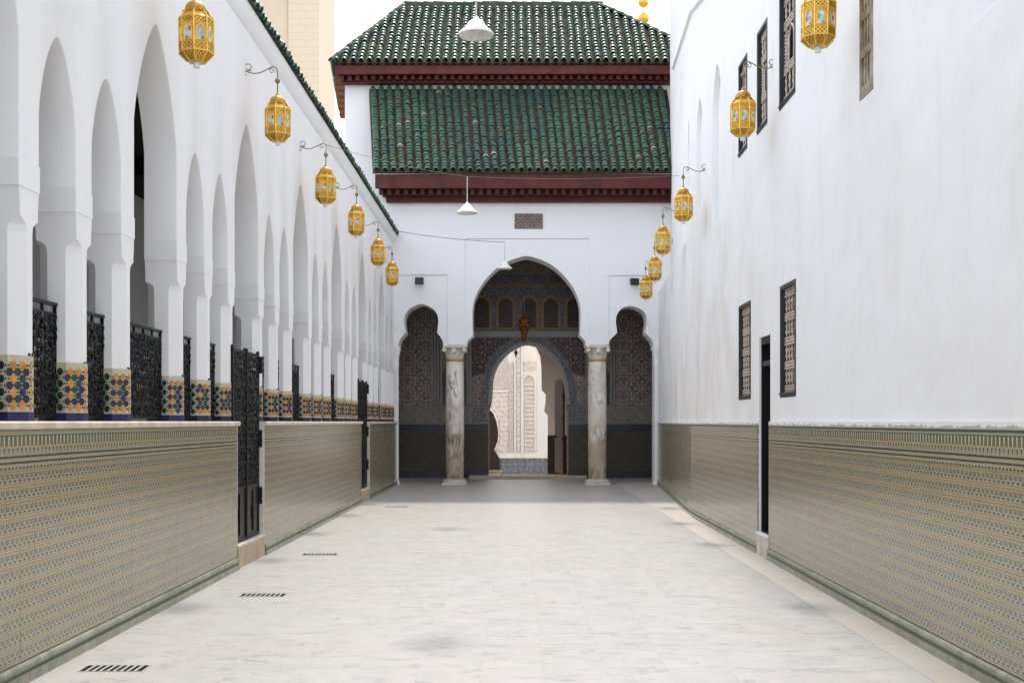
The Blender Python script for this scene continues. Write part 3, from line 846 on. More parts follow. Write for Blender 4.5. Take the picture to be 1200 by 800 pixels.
A2 = [(547, 405), (548, 399), (552, 395.5), (554.8, 392.5)] + smooth_path([(553.9, 387), (553.9, 362), (557.3, 347.5), (564, 334.5), (574, 322), (584, 312.8), (596, 306), (606, 302.3), (617, 299.8),
     (628, 302.3), (638, 306), (650, 312.8), (660, 322), (670, 334.5), (676.7, 347.5), (680.1, 362), (680.1, 387)], 3) + [(679.2, 392.5), (682, 395.5), (685.5, 399), (686.5, 405)]
path = A1 + [(519.5, 406), (547, 406)] + A2 + [(686.5, 406), (713, 406)] + A3
pth = [(fx(x), fz(y)) for x, y in path]
mapB = lambda u, v, w: (u, 28.3 + w, v)
outl = [(-5.0, 0), (fx(463), 0)] + [(fx(463), fz(409))] + pth + [(fx(768), fz(409)), (fx(768), 0), (5.0, 0), (5.0, 7.45), (-5.0, 7.45)]
# remove the duplicate corner points
cl = []
for p in outl:
    if not cl or hypot(p[0] - cl[-1][0], p[1] - cl[-1][1]) > .006: cl.append(p)
MB().plate(cl, [], mapB, .03, .72).build('facade_wall', 'plaster_plain', gb, smooth=30, bev=.01)
# raised outer skin leaving sunk panels round the arches
o_ = [(-5.0, 0), (fx(463), 0), (fx(463), 3.95), (fx(466), 3.951), (fx(466), fz(322)), (fx(524.5), fz(322)), (fx(524.5), 3.56), (fx(545), 3.56), (fx(545), fz(279.5)), (fx(691), fz(279.5)), (fx(691), 3.56), (fx(713.5), 3.56), (fx(713.5), fz(322.5)), (fx(766), fz(322.5)), (fx(766), 3.951), (fx(768), 3.95), (fx(768), 0), (5.0, 0), (5.0, 7.44), (-5.0, 7.44)]
MB().plate(o_, [], mapB, .0, .029).build('facade_skin', 'plaster_plain', gb, bev=.006)
# engaged white pilasters at both ends
for xp, sgn in ((464, 1), (769.5, -1)):
    X = fx(xp); pm = MB().lathe([(.10, 0), (.10, .06), (.075, .09), (.072, 3.0), (.085, 3.05), (.075, 3.08), (.08, 3.25), (.12, 3.42), (.125, 3.52)], (X, 28.27, .0), 12)
    pm.build('pilaster', 'plaster_plain', gb, smooth=35)
# plaque
X0, X1, Z0, Z1 = fx(603), fx(636), fz(268), fz(250.5)
MB().box((X0, 28.27, Z0), (X1, 28.299, Z1)).build('plaque', 'plaque_carving', gb, bev=.004)
pm = MB()
for i in range(5):
    z = Z0 + .05 + i * .068; pts = []
    for q in range(30): pts.append((X0 + .04 + q * (X1 - X0 - .08) / 29, 28.266, z + .018 * sin(q * 1.9 + i * 2) + .012 * sin(q * 4.3 + i)))
    pm.tube(pts, .007, 4)
pm.build('plaque_script', 'interior_band', gb)
# portico shell
ps = root('portico', (0, 30, 0), 'shaded portico hall with tiled walls behind the three arches', 'hall')
MB().box((-4.3, 29.03, 0), (-4.05, 31.5, 6.6)).build('side_wall', 'star_olive', ps); MB().box((4.15, 29.03, 0), (4.4, 31.5, 6.6)).build('side_wall', 'star_olive', ps)
MB().box((-4.3, 29.02, 6.2), (4.4, 34.94, 6.55)).build('ceiling', 'dark_ceiling', ps)
def ix(x): return (x - VPX) / 41.27
def iz(y): return 1.6 + (VPY - y) / 41.27
IY = 31.5
mapI = lambda u, v, w: (u, IY + w, v)
arch_i = [(572.8, 566), (572.8, 482), (575.5, 474)] + smooth_path([(576.5, 468), (577, 459), (578.5, 442.5), (584, 427.5), (594.5, 415), (606, 407.3), (617, 403.5), (630, 406.5), (642, 414), (653, 427.5), (659.5, 442.5), (662.5, 459), (663, 468)], 4) + [(663.5, 474), (665, 482), (665, 566)]
ai = [(ix(x), iz(y)) for x, y in arch_i]
wallp = [(-4.1, -.1)] + ai + [(4.2, -.1), (4.2, 6.2), (-4.1, 6.2)]
MB().plate(wallp, [], mapI, 0, .5).build('inner_wall', 'star_grey', ps, smooth=30)
# arch band (moulded surround of the doorway)
c0 = ix(619.5)
def grow(poly, d):
    out = []
    cx, cy = ix(619), iz(462)
    for x, y in poly:
        vx, vy = x - cx, max(y - cy, 0); l = hypot(vx, vy) or 1; out.append((x + d * vx / l, y + d * vy / l))
    return out
arch_up = [p for p in ai if p[1] > iz(476)]
def band(poly, d0, d1, w, name, mat):
    a, b = grow(poly, d0), grow(poly, d1); MB().plate(b + a[::-1], [], mapI, -w, -.0005).build(name, mat, ps, smooth=30)
band(arch_up, .005, .10, .06, 'arch_moulding', 'interior_band'); band(arch_up, .10, .30, .035, 'arch_band', 'star_blue')
spo = [(ix(553), iz(441))] + [p for p in grow(arch_up, .301) if p[1] > iz(441)] + [(ix(686), iz(441)), (ix(686), iz(396)), (ix(553), iz(396))]
MB().plate(spo, [], mapI, -.02, -.0005).build('spandrel_panel', 'star_red', ps)
def panel(xa, xb, ya, yb, mat, name, d=.02):
    return MB().box((ix(xa), IY - d, iz(yb)), (ix(xb), IY - .001, iz(ya))).build(name, mat, ps, bev=.004)
for xa, xb in ((437, 572), (666, 780)):
    panel(xa, xb, 505.5, 552, 'star_olive', 'dado', .018); panel(xa, xb, 497, 505, 'blue_band', 'dado_band', .024); panel(xa, xb, 552.5, 559, 'blue_band', 'dado_base', .024)
    panel(xa, xb, 475.5, 496.5, 'star_grey', 'frieze', .014)
panel(553, 570, 477, 495, 'star_blue', 'carved_panel', .022); panel(667, 686, 477, 495, 'star_blue', 'carved_panel', .022)
panel(437, 505, 340, 474.5, 'star_brown', 'star_panel', .02); panel(722, 764, 340, 474.5, 'star_brown', 'star_panel', .02)
for x in (506.5, 509.5, 513, 517, 548, 551, 688.5, 691, 719.5, 716, 765.5): panel(x - .9, x + .9, 340, 474.5, 'interior_band', 'colonnette', .05)
for xa, xb, mt in ((519, 546, 'star_green'), (694, 714, 'star_green')):
    cc, hh = (ix(xa) + ix(xb)) / 2, (ix(xb) - ix(xa)) / 2
    pl = [(cc - hh, iz(474))] + pointed(cc, hh, iz(440), hh * 1.15, 8) + [(cc + hh, iz(474))]
    MB().plate(pl, [], mapI, -.03, -.0005).build('blind_arch', mt, ps)
for xa, xb in ((555, 568), (670, 683)):
    cc, hh = (ix(xa) + ix(xb)) / 2, (ix(xb) - ix(xa)) / 2
    MB().plate([(cc - hh, iz(474))] + pointed(cc, hh, iz(447), hh * 1.1, 8) + [(cc + hh, iz(474))], [], mapI, -.03, -.0005).build('lancet_panel', 'star_brown', ps)
panel(547, 690, 388, 395, 'interior_band', 'string_course', .06); panel(547, 690, 333, 336, 'tan_trim', 'cornice_line', .05)
panel(547, 690, 322.5, 332.5, 'star_blue', 'painted_frieze', .03); panel(547, 690, 336.5, 387.5, 'star_blue', 'stucco_field', .01)
for xc in (565, 592.5, 620, 645.5, 673):
    cc, hh = ix(xc), 8.2 / 41.27
    def wl_(h, z0, zt): return [(cc - h, z0)] + pointed(cc, h, zt, h * 1.05, 8) + [(cc + h, z0)]
    MB().plate(wl_(hh + .07, iz(385.5) - .03, iz(358)), [wl_(hh, iz(384), iz(358))], mapI, -.055, -.011).build('arch_frame', 'tan_trim', ps)
    MB().plate(wl_(hh - .001, iz(384) + .001, iz(358) - .001), [], mapI, -.025, -.0115).build('lattice_window', 'star_window', ps)
# threshold step and door
st = MB().box((-1.3, 31.05, -.02), (2.0, 31.99, .09)).build('threshold_step', 'tan_stone', at=(.35, 31.3, 0), bev=.012); tag(st, 'low worn step before the inner doorway', 'step')
dr = root('door_leaf', (1.42, 31.75, .09), 'open brown wooden door leaf at the right of the inner doorway', 'door')
dm = Matrix.Translation((1.40, 32.02, .09)) @ Matrix.Rotation(radians(8), 4, 'Z')
MB().mbox(dm, (-.03, 0, 0), (.03, 1.35, 2.75)).build('panel', 'door_wood', dr, bev=.006)
for z in (.35, .95, 1.55, 2.2): MB().mbox(dm, (-.045, .06, z), (-.0305, 1.29, z + .09)).build('rail', 'door_wood', dr)
MB().mbox(dm, (-.09, 1.1, 1.02), (-.031, 1.16, 1.1)).build('knob', 'iron', dr)
# passage
pg = root('passage', (0, 33, 0), 'dim passage wall beyond the inner doorway', 'passage')
MB().box((-1.5, 32.01, -.45), (-1.3, 34.6, 6.19)).build('side_wall', 'carved_cream', pg); MB().box((1.75, 32.01, -.45), (1.95, 34.6, 6.19)).build('side_wall', 'carved_cream', pg)
def px34(x): return (x - VPX) * 34.6 / 1300
def pz34(y): return 1.6 + (VPY - y) * 34.6 / 1300
hs = [(642, 580), (642, 487), (637.6, 481.5), (639.5, 470), (639.7, 462), (634.8, 457), (634.4, 430), (633, 417)]
hp = [(px34(x), pz34(y)) for x, y in hs]
MB().plate([(-1.3, -.6), (px34(556), -.6), (px34(556), pz34(398)), (px34(570), pz34(394)), (px34(612), pz34(394)), (px34(627), pz34(404))] + hp[::-1] + [(1.74, -.6), (1.74, 6.15), (-1.3, 6.15)], [], lambda u, v, w: (u, 34.6 + w, v), 0, .35).build('far_arch_wall', 'carved_cream', pg, bev=.01)
MB().box((px34(641.6), 34.57, -.45), (1.73, 34.599, pz34(510))).build('jamb_dado', 'door_wood', pg)

# inner court
ic = root('inner_court', (0, 39, -.45), 'sunlit inner court wall of carved cream plaster seen through the doorway', 'wall')
CY = 42.0; cs = 1300 / CY
def cx(x): return (x - VPX) / cs
def cz(y): return 1.6 + (VPY - y) / cs
fl = MB().box((-6, 32.0, -.6), (7, 42, -.45)).build('inner_court_floor', 'pale_stone'); tag(fl, 'pale floor of the sunlit inner court', kind='structure')
MB().box((-6, CY, -.6), (7, CY + .3, 4.75)).build('plaster_wall', 'carved_cream', ic)
def cp(xa, xb, ya, yb, mat, name, d=.03, parent=None): return MB().box((cx(xa), CY - d, cz(yb)), (cx(xb), CY - .001, cz(ya))).build(name, mat, parent or ic, bev=.006)
cp(560, 596, 460, 530, 'carved_panel', 'carved_panel'); cp(560, 595, 412, 456, 'carved_fine', 'carved_panel'); cp(596.5, 602, 425, 530, 'carved_fine', 'carved_strip', .05)
cp(602.5, 604.5, 400, 533, 'court_white', 'pilaster_edge', .09); cp(605, 610, 400, 530, 'carved_panel', 'carved_strip', .04); cp(610.5, 612.5, 400, 533, 'court_white', 'pilaster_edge', .09)
cc, hh = cx(620), 6.2 / cs
def wn_(h, z0, zt): return [(cc - h, z0)] + pointed(cc, h, zt, h * 1.0, 8) + [(cc + h, z0)]
MB().plate(wn_(hh + .05, cz(530), cz(446)), [wn_(hh, cz(529), cz(446))], lambda u, v, w: (u, CY + w, v), -.05, -.001).build('blind_arch_frame', 'carved_cream', ic)
MB().plate(wn_(hh - .002, cz(529) + .002, cz(446)), [], lambda u, v, w: (u, CY + w, v), -.02, -.001).build('blind_arch', 'carved_fine', ic)
lv = MB()
for i in range(16):
    z = cz(527) + i * (cz(446) - cz(527)) / 16; lv.box((cc - hh + .03, CY - .035, z), (cc + hh - .03, CY - .021, z + .05))
lv.build('louvre', 'carved_cream', ic)
cp(612.5, 628, 424, 434, 'carved_panel', 'carved_panel'); cp(629, 690, 380, 533, 'court_white', 'smooth_wall', .012)
cp(540, 700, 530.5, 536.5, 'carved_cream', 'string_course', .07); cp(540, 596, 457, 459.5, 'carved_cream', 'string_course', .06)
cp(540, 700, 537, 543, 'court_tile', 'tile_border', .03)
for xa, xb in ((586, 600.4), (601, 611.4), (612, 628.2), (628.8, 642), (642.6, 660)): cp(xa, xb, 543.5, 560, 'court_tile', 'dado_panel', .03)
# dark doorway in the court wall
dp = [(555, 562), (555, 500)] + [(573, 479), (578, 484), (582, 494), (584, 506), (583.5, 516), (580.5, 524), (579, 527), (582, 531), (585.5, 537), (586, 562)]
MB().plate([(cx(x), cz(y)) for x, y in dp], [], lambda u, v, w: (u, CY + w, v), -.10, -.094).build('dark_doorway', 'dark_door', ic)
MB().plate([(cx(x + .9), cz(y - .7)) for x, y in dp[2:9]] + [(cx(x), cz(y)) for x, y in reversed(dp[2:9])], [], lambda u, v, w: (u, CY + w, v), -.12, -.001).build('doorway_arch', 'carved_cream', ic)
MB().box((-6.3, 34.6, -.6), (-6, 42.3, 4.0)).build('court_side_wall', 'carved_cream', ic); MB().box((7, 34.6, -.6), (7.3, 42.3, 4.0)).build('court_side_wall', 'carved_cream', ic)
bsn = root('stone_basin', (-.72, 33.4, -.45), 'pale stone basin at the left foot of the inner doorway', 'basin')
MB().lathe([(.16, 0), (.12, .06), (.10, .22), (.16, .30), (.27, .36), (.29, .42), (.25, .42), (.2, .36)], (-.66, 33.0, -.27), 20).build('bowl', 'basin_stone', bsn, smooth=40)

# marble columns
def column(xp, label):
    X = fx(xp) * 28.5 / 28.3; r = root('marble_column', (X, 28.50, 0), label, 'column', 'marble columns of the portico')
    MB().lathe([(.225, .13), (.232, .6), (.238, 1.4), (.236, 2.3), (.225, 3.14)], (X, 28.50, 0), 28).build('shaft', 'column_marble', r, smooth=60)
    b = MB().box((X - .31, 28.19, 0), (X + .31, 28.81, .06)); b.lathe([(.30, .06), (.31, .085), (.295, .105), (.25, .115), (.26, .13), (.23, .14)], (X, 28.50, 0), 24); b.build('base', 'pale_stone', r, smooth=40)
    MB().lathe([(.232, 3.14), (.245, 3.16), (.245, 3.19), (.228, 3.21)], (X, 28.50, 0), 24).build('collar', 'gold_ring', r, smooth=50)
    c = MB().lathe([(.215, 3.2), (.218, 3.36), (.24, 3.44), (.27, 3.48), (.27, 3.52)], (X, 28.50, 0), 20)
    c.box((X - .29, 28.21, 3.49), (X + .29, 28.79, 3.535))
    for sx in (-1, 1):
        for sy in (-1, 1):
            mm = Matrix.Translation((X + sx * .25, 28.50 + sy * .25, 3.43)) @ Matrix.Rotation(radians(90), 4, 'X')
            t = MB().lathe([(.055, -.05), (.065, 0), (.055, .05)], (0, 0, 0), 10); c.add([mm @ Vector(v) for v in t.v], t.f)
    c.box((X - .05, 28.20, 3.36), (X + .05, 28.26, 3.47))
    for q in range(8):
        a = q * pi / 4 + .39; c.lathe([(.01, 3.22), (.03, 3.28), (.035, 3.36), (.015, 3.40)], (X + .215 * cos(a), 28.50 + .215 * sin(a), 0), 6)
    c.build('capital', 'pale_stone', r, smooth=40)
column(533, 'veined marble column left of the main arch'); column(700, 'veined marble column right of the main arch')

# flood lights
def flood(xp, yp, label, tilt):
    X, Z = fx(xp), fz(yp); r = root('flood_light', (X, 28.3, Z), label, 'lamp', 'flood lights on the facade')
    mm = Matrix.Translation((X, 28.16, Z)) @ Matrix.Rotation(tilt, 4, 'Z') @ Matrix.Rotation(radians(-12), 4, 'X')
    MB().mbox(mm, (-.11, -.05, -.085), (.11, .05, .085)).build('housing', 'flood_body', r, bev=.01)
    MB().mbox(mm, (-.09, -.056, -.065), (.09, -.0505, .065)).build('glass', 'flood_glass', r)
    MB().mbox(mm, (-.02, .05, -.02), (.02, .16, .02)).build('arm', 'flood_body', r)
flood(492, 330, 'small black flood light over the left small arch', 0); flood(743, 331, 'small black flood light over the right small arch', radians(15))

# ------------------------------------------------------------------ coping of the arcade
cpg = root('tiled_coping', (AX, 15, 6.35), 'narrow green tiled coping along the top of the arcade wall', 'coping')
MB().plate([(AX + .06, 6.352), (AX + .06, 6.39), (AX - .8, 6.82), (AX - .8, 6.352)], [], lambda u, v, w: (u, w, v), -6, 28.3).build('bed', 'earth_mortar', cpg)
cme = mesh_of(barrel(.075, .06, .32, 'ct'), 'roof_tile', 'roof_tile', 60); mos = MB(); y = 4.0
while y < 28.3:
    m_ = frame((AX + .105 + random.uniform(-.015, .02), y + random.uniform(-.012, .012), 6.385 + random.uniform(-.012, .012)), (-.86, random.uniform(-.06, .06), .44), (0, 1, 0))
    piece('roof_tile', cme, cpg, None, mat4=m_)
    for q in range(2):
        a = random.uniform(-.08, .08); mos.tube([(AX + .05, y + a, 6.37), (AX + .10 + random.uniform(0, .05), y + a + random.uniform(-.04, .04), 6.36 + random.uniform(-.03, .03))], [.02, .004], 4)
    y += .155
mos.build('moss', 'roof_moss', cpg)['kind'] = 'stuff'
pn = MB(); y = 4.08
while y < 28.3:
    pn.sheet([[(AX + .10 - s_ * .86, y + .07 * cos(pi + pi * i / 5), 6.385 + s_ * .44 + .05 * sin(pi + pi * i / 5)) for i in range(6)] for s_ in (0, .9)]); y += .155
pn.build('channel_tiles', 'roof_moss', cpg, fix=False)['kind'] = 'stuff'

# ------------------------------------------------------------------ right side wall
rw = root('side_wall', (2.95, 12, 0), 'tall plain white wall with grilled windows on the right', 'wall')
mapR = lambda u, v, w: (right_x(u) + .022 + w, u, v)
HT = 12.5
WINS = [(14.27, 14.85, 5.12, 6.35, 'upper', 'farthest of the three dark framed upper windows'), (13.08, 13.66, 5.12, 6.37, 'upper', 'middle one of the three dark framed upper windows'),
        (11.72, 12.46, 5.08, 6.36, 'upper', 'nearest of the three dark framed upper windows'), (9.10, 9.46, 4.33, 5.75, 'brown', 'narrow worn brown wooden lattice window'),
        (14.05, 14.83, 1.89, 3.14, 'lower', 'smaller looking lower grilled window beyond the dark door'), (11.70, 12.42, 1.87, 3.11, 'lower', 'lower grilled window nearer than the dark door')]
holes = [rect(*w[:4]) for w in WINS]
NICHE = (6.0, 7.07, 4.14, 5.9)
holes.append(rect(*NICHE))
def niche_poly(c, h, z0, zs, rise): return [(c - h, z0)] + pointed(c, h, zs, rise, 10) + [(c + h, z0)]
N1, N2 = niche_poly(16.55, .4, 4.55, 6.2, .75), niche_poly(18.2, .33, 5.05, 6.3, .62)
holes += [N1, N2]
DOOR = (12.93, 13.52, .26, 2.62)
near = [(-8, 1.5), (DOOR[0], 1.5), (DOOR[0], DOOR[3]), (DOOR[1], DOOR[3]), (DOOR[1], 1.5), (19, 1.5), (19, HT), (-8, HT)]
MB().plate(near, holes, mapR, 0, .35).build('plaster', 'plaster_right', rw, smooth=30, bev=.006)
N3 = niche_poly(20.1, .3, 5.3, 6.5, .6); SL = rect(22.75, 22.9, 7.55, 8.75)
mapF = lambda u, v, w: (right_x(u) + .022 + w + (.30 * max(0, u - 19) / 9.3 if v > 4.9 else .0), u, v)
MB().plate([(19, 1.5), (28.6, 1.5), (28.6, 4.90), (19, 4.90)], [], lambda u, v, w: (right_x(u) + .022 + w, u, v), 0, .6).build('plaster_base', 'plaster_right', rw, bev=.03)
MB().plate([(19, 4.901), (28.6, 4.901), (28.6, HT), (19, HT)], [N3, SL], lambda u, v, w: (right_x(u) + .022 + w + .31 * (u - 19) / 9.3, u, v), 0, .35).build('plaster_upper', 'plaster_right', rw, smooth=30, bev=.006)
bk = MB()
for p, d_ in ((N1, .09), (N2, .07)): bk.plate(p, [], mapR, d_, d_ + .02)
bk.plate(N3, [], mapF, .07, .09); bk.plate(rect(*NICHE), [], mapR, .30, .32); bk.build('niche_back', 'plaster_plain', rw)
MB().plate(SL, [], mapF, .05, .07).build('slit', 'dark_void', rw)
MB().plate([(-8, 0), (28.6, 0), (28.6, HT), (-8, HT)], [], lambda u, v, w: (4.6 + w, u, v), 0, .2).build('backing', 'dark_ceiling', rw)
c_ = MB()
for ua, ub in ((17.4, 19.0), (19.0, 26.4)):
    v = []
    for u in (ua, ub):
        X = right_x(u) + .022 + (.31 * max(0, u - 19) / 9.3); dz = (u - 18) * .187; v += [(X + .05, u, 8.35 + dz), (X - .05, u, 8.42 + dz), (X - .05, u, 8.54 + dz), (X - .02, u, 8.56 + dz), (X + .05, u, 8.64 + dz)]
    c_.add(v, [tuple(range(5)), tuple(range(9, 4, -1))] + [(i, (i + 1) % 5, 5 + (i + 1) % 5, 5 + i) for i in range(5)])
c_.build('string_course', 'plaster_right', rw)
# windows
def window(u0, u1, z0, z1, kind, label):
    X = right_x((u0 + u1) / 2) + .022; e = .045 if kind != 'brown' else .03
    fr = MB().plate(rect(u0 + .001, u1 - .001, z0 + .001, z1 - .001), [rect(u0 + e, u1 - e, z0 + e, z1 - e)], mapR, -.006, .13 if kind != 'brown' else .05)
    fo = fr.build('window', 'dark_frame' if kind != 'brown' else 'grille_wood_brown', rw, bev=.004); fo['label'] = label
    MB().plate(rect(u0, u1, z0, z1), [], mapR, .2, .22).build('dark_room', 'dark_void', fo)
    a, b, c, d = u0 + e, u1 - e, z0 + e, z1 - e; xg = .05 if kind != 'brown' else .02
    gm = MB()
    def bar(ua, ub, za, zb, t=.012): gm.plate(rect(ua, ub, za, zb), [], mapR, xg - t, xg + t)
    def spindles(za, zb, n):
        for i in range(n):
            u = a + (b - a) * (i + .5) / n; p = mapR(u, 0, xg); h = zb - za
            gm.lathe([(.008, za), (.008, za + h * .15), (.017, za + h * .3), (.009, za + h * .5), (.017, za + h * .7), (.008, za + h * .85), (.008, zb)], (p[0], p[1], 0), 6)
    def lattice(za, zb, n):
        bar(a, b, za, za + .014); bar(a, b, zb - .014, zb)
        for i in range(n):
            u = a + (b - a) * (i + .5) / n; p = mapR(u, (za + zb) / 2, xg); gm.lathe([(.004, -.028), (.02, 0), (.004, .028)], p, 6)
        bar(a, b, (za + zb) / 2 - .006, (za + zb) / 2 + .006, .008)
        for i in range(n + 1): u = a + (b - a) * i / n; bar(max(a, u - .006), min(b, u + .006), za, zb, .009)
    if kind == 'lower':
        n = 5; hb = .085; hs = (d - c - 5 * hb) / 4
        for i in range(5): lattice(c + i * (hb + hs), c + i * (hb + hs) + hb, n)
        for i in range(4): spindles(c + hb + i * (hb + hs), c + (i + 1) * (hb + hs), n)
    elif kind == 'upper':
        n = 4; lattice(c, c + .09, n); spindles(c + .09, c + .33, n); lattice(c + .33, c + .42, n)
        lattice(d - .09, d, n); spindles(d - .27, d - .09, n); lattice(d - .36, d - .27, n)
        cc_ = (a + b) / 2; hw = (b - a) * .2
        pts = [(cc_ - hw, c + .42)] + pointed(cc_, hw, d - .55, hw * 1.3, 6) + [(cc_ + hw, c + .42)]
        gm.tube([mapR(u, v, xg) for u, v in pts], .014, 5)
        for s_ in (-1, 1):
            u = cc_ + s_ * (hw + (b - a) * .14); bar(u - .008, u + .008, c + .42, d - .36); bar(cc_ + s_ * hw - .006, cc_ + s_ * hw + .006, c + .42, d - .5)
            k = 9
            for i in range(k):
                zz = c + .44 + i * (d - .40 - c - .42) / k; ua, ub = sorted((cc_ + s_ * hw, b if s_ > 0 else a)); bar(ua, ub, zz, zz + .012, .009)
    else:
        bar(a, a + .03, c, d, .02)
        for i in range(5): zz = c + i * (d - c - .1) / 4; bar(a, b, zz, zz + .07, .016)
        for i in range(1, 4): u = a + (b - a) * i / 4; bar(u - .02, u + .02, c, d, .012)
    gm.build('grille', 'grille_wood' if kind != 'brown' else 'grille_wood_brown', fo, smooth=40)
    if kind != 'brown': MB().plate(rect(u0 + .002, u1 - .002, z0 + .03, z0 + .05), [], mapR, -.016, -.007).build('sill', 'dark_frame', fo)
for w in WINS: window(*w)
# door
X = right_x(13.2) + .022
dd = MB().plate(rect(DOOR[0] + .001, DOOR[1] - .001, DOOR[2], DOOR[3] - .001), [rect(DOOR[0] + .035, DOOR[1] - .035, DOOR[2] + .02, DOOR[3] - .09)], mapR, .02, .14).build('door', 'iron', rw); dd['label'] = 'narrow dark door with a step'
MB().plate(rect(DOOR[0] + .03, DOOR[1] - .03, DOOR[2], DOOR[3] - .05), [], mapR, .28, .30).build('leaf', 'dark_void', dd)
MB().plate(rect(DOOR[0] + .035, DOOR[1] - .035, 2.27, 2.33), [], mapR, .03, .12).build('transom', 'flood_body', dd)
MB().plate(rect(DOOR[1] - .0015, DOOR[1] + .06, .26, DOOR[3] + .0), [], mapR, -.006, .02).build('jamb', 'plaster_plain', dd)
st = MB().plate(rect(DOOR[0] - .02, DOOR[1] + .02, 0, .23), [], mapR, -.035, .34).build('door_step', 'pale_stone', at=(X, 13.2, 0)); tag(st, 'pale stone step under the dark door in the right wall', 'step')
MB().plate(rect(DOOR[0] - .02, DOOR[1] + .02, .231, .262), [], mapR, -.05, .34).build('tread', 'court_white', st)
# right dado
def dado_seg(a, b, label, pieces):
    r = root('tiled_dado', (right_x(a), a, 0), label, 'tiled dado', 'tiled dados of the right wall')
    m = MB(); n = 1 if b < 19 else 12
    for i in range(n):
        p, q = a + (b - a) * i / n, a + (b - a) * (i + 1) / n; moulding(m, right_x, p, q, -1)
    m.build('base_moulding', 'green_trim', r, smooth=40)
    def strip(mb, p, q, z0, z1, d0, d1):
        vs = [(right_x(p) + d0, p, z0), (right_x(q) + d0, q, z0), (right_x(q) + d1, q, z0), (right_x(p) + d1, p, z0), (right_x(p) + d0, p, z1), (right_x(q) + d0, q, z1), (right_x(q) + d1, q, z1), (right_x(p) + d1, p, z1)]
        mb.add(vs, [(0, 3, 2, 1), (4, 5, 6, 7), (0, 1, 5, 4), (1, 2, 6, 5), (2, 3, 7, 6), (3, 0, 4, 7)])
    cuts = [a] + ([19.0] if a < 19 < b else []) + [b]
    cap = MB()
    for p, q in zip(cuts, cuts[1:]): strip(cap, p, q, 1.532, 1.602, -.002, .35)
    cap.build('top_edge', 'dado_cap', r)
    hi = b; y = b - .0975
    if pieces:
        while y > 6.3:
            for q in range(6): piece('tile', tile_d, r, (right_x(y) + random.uniform(-.0005, .001), y, 1.305 - .0975 - q * .195), (0, random.uniform(-.004, .004), pi + random.uniform(-.005, .005)))
            m = MB().box((right_x(y) - random.uniform(0, .001), y - .0968, 1.307), (right_x(y) + .012, y + .0968, 1.531)); m.build('frieze_tile', 'dado_tile', r)
            y -= .195
        hi = y + .0975
    f = MB(); cuts = [a] + ([19.0] if a < 19 < hi else []) + [hi]
    for p, q in zip(cuts, cuts[1:]): strip(f, p, q, .12, 1.531, .0005, .3)
    f.build('tile_field', 'dado_tile', r)['kind'] = 'stuff'
    if pieces:
        k = MB(); strip(k, hi, b, .05, 1.531, .0125, .3); k.build('core', 'pale_stone', r)
dado_seg(-8, DOOR[0] - .021, 'long near tiled dado of the right wall, before the dark door', True)
dado_seg(DOOR[1] + .021, 28.27, 'far tiled dado of the right wall, from the dark door to the portico', False)

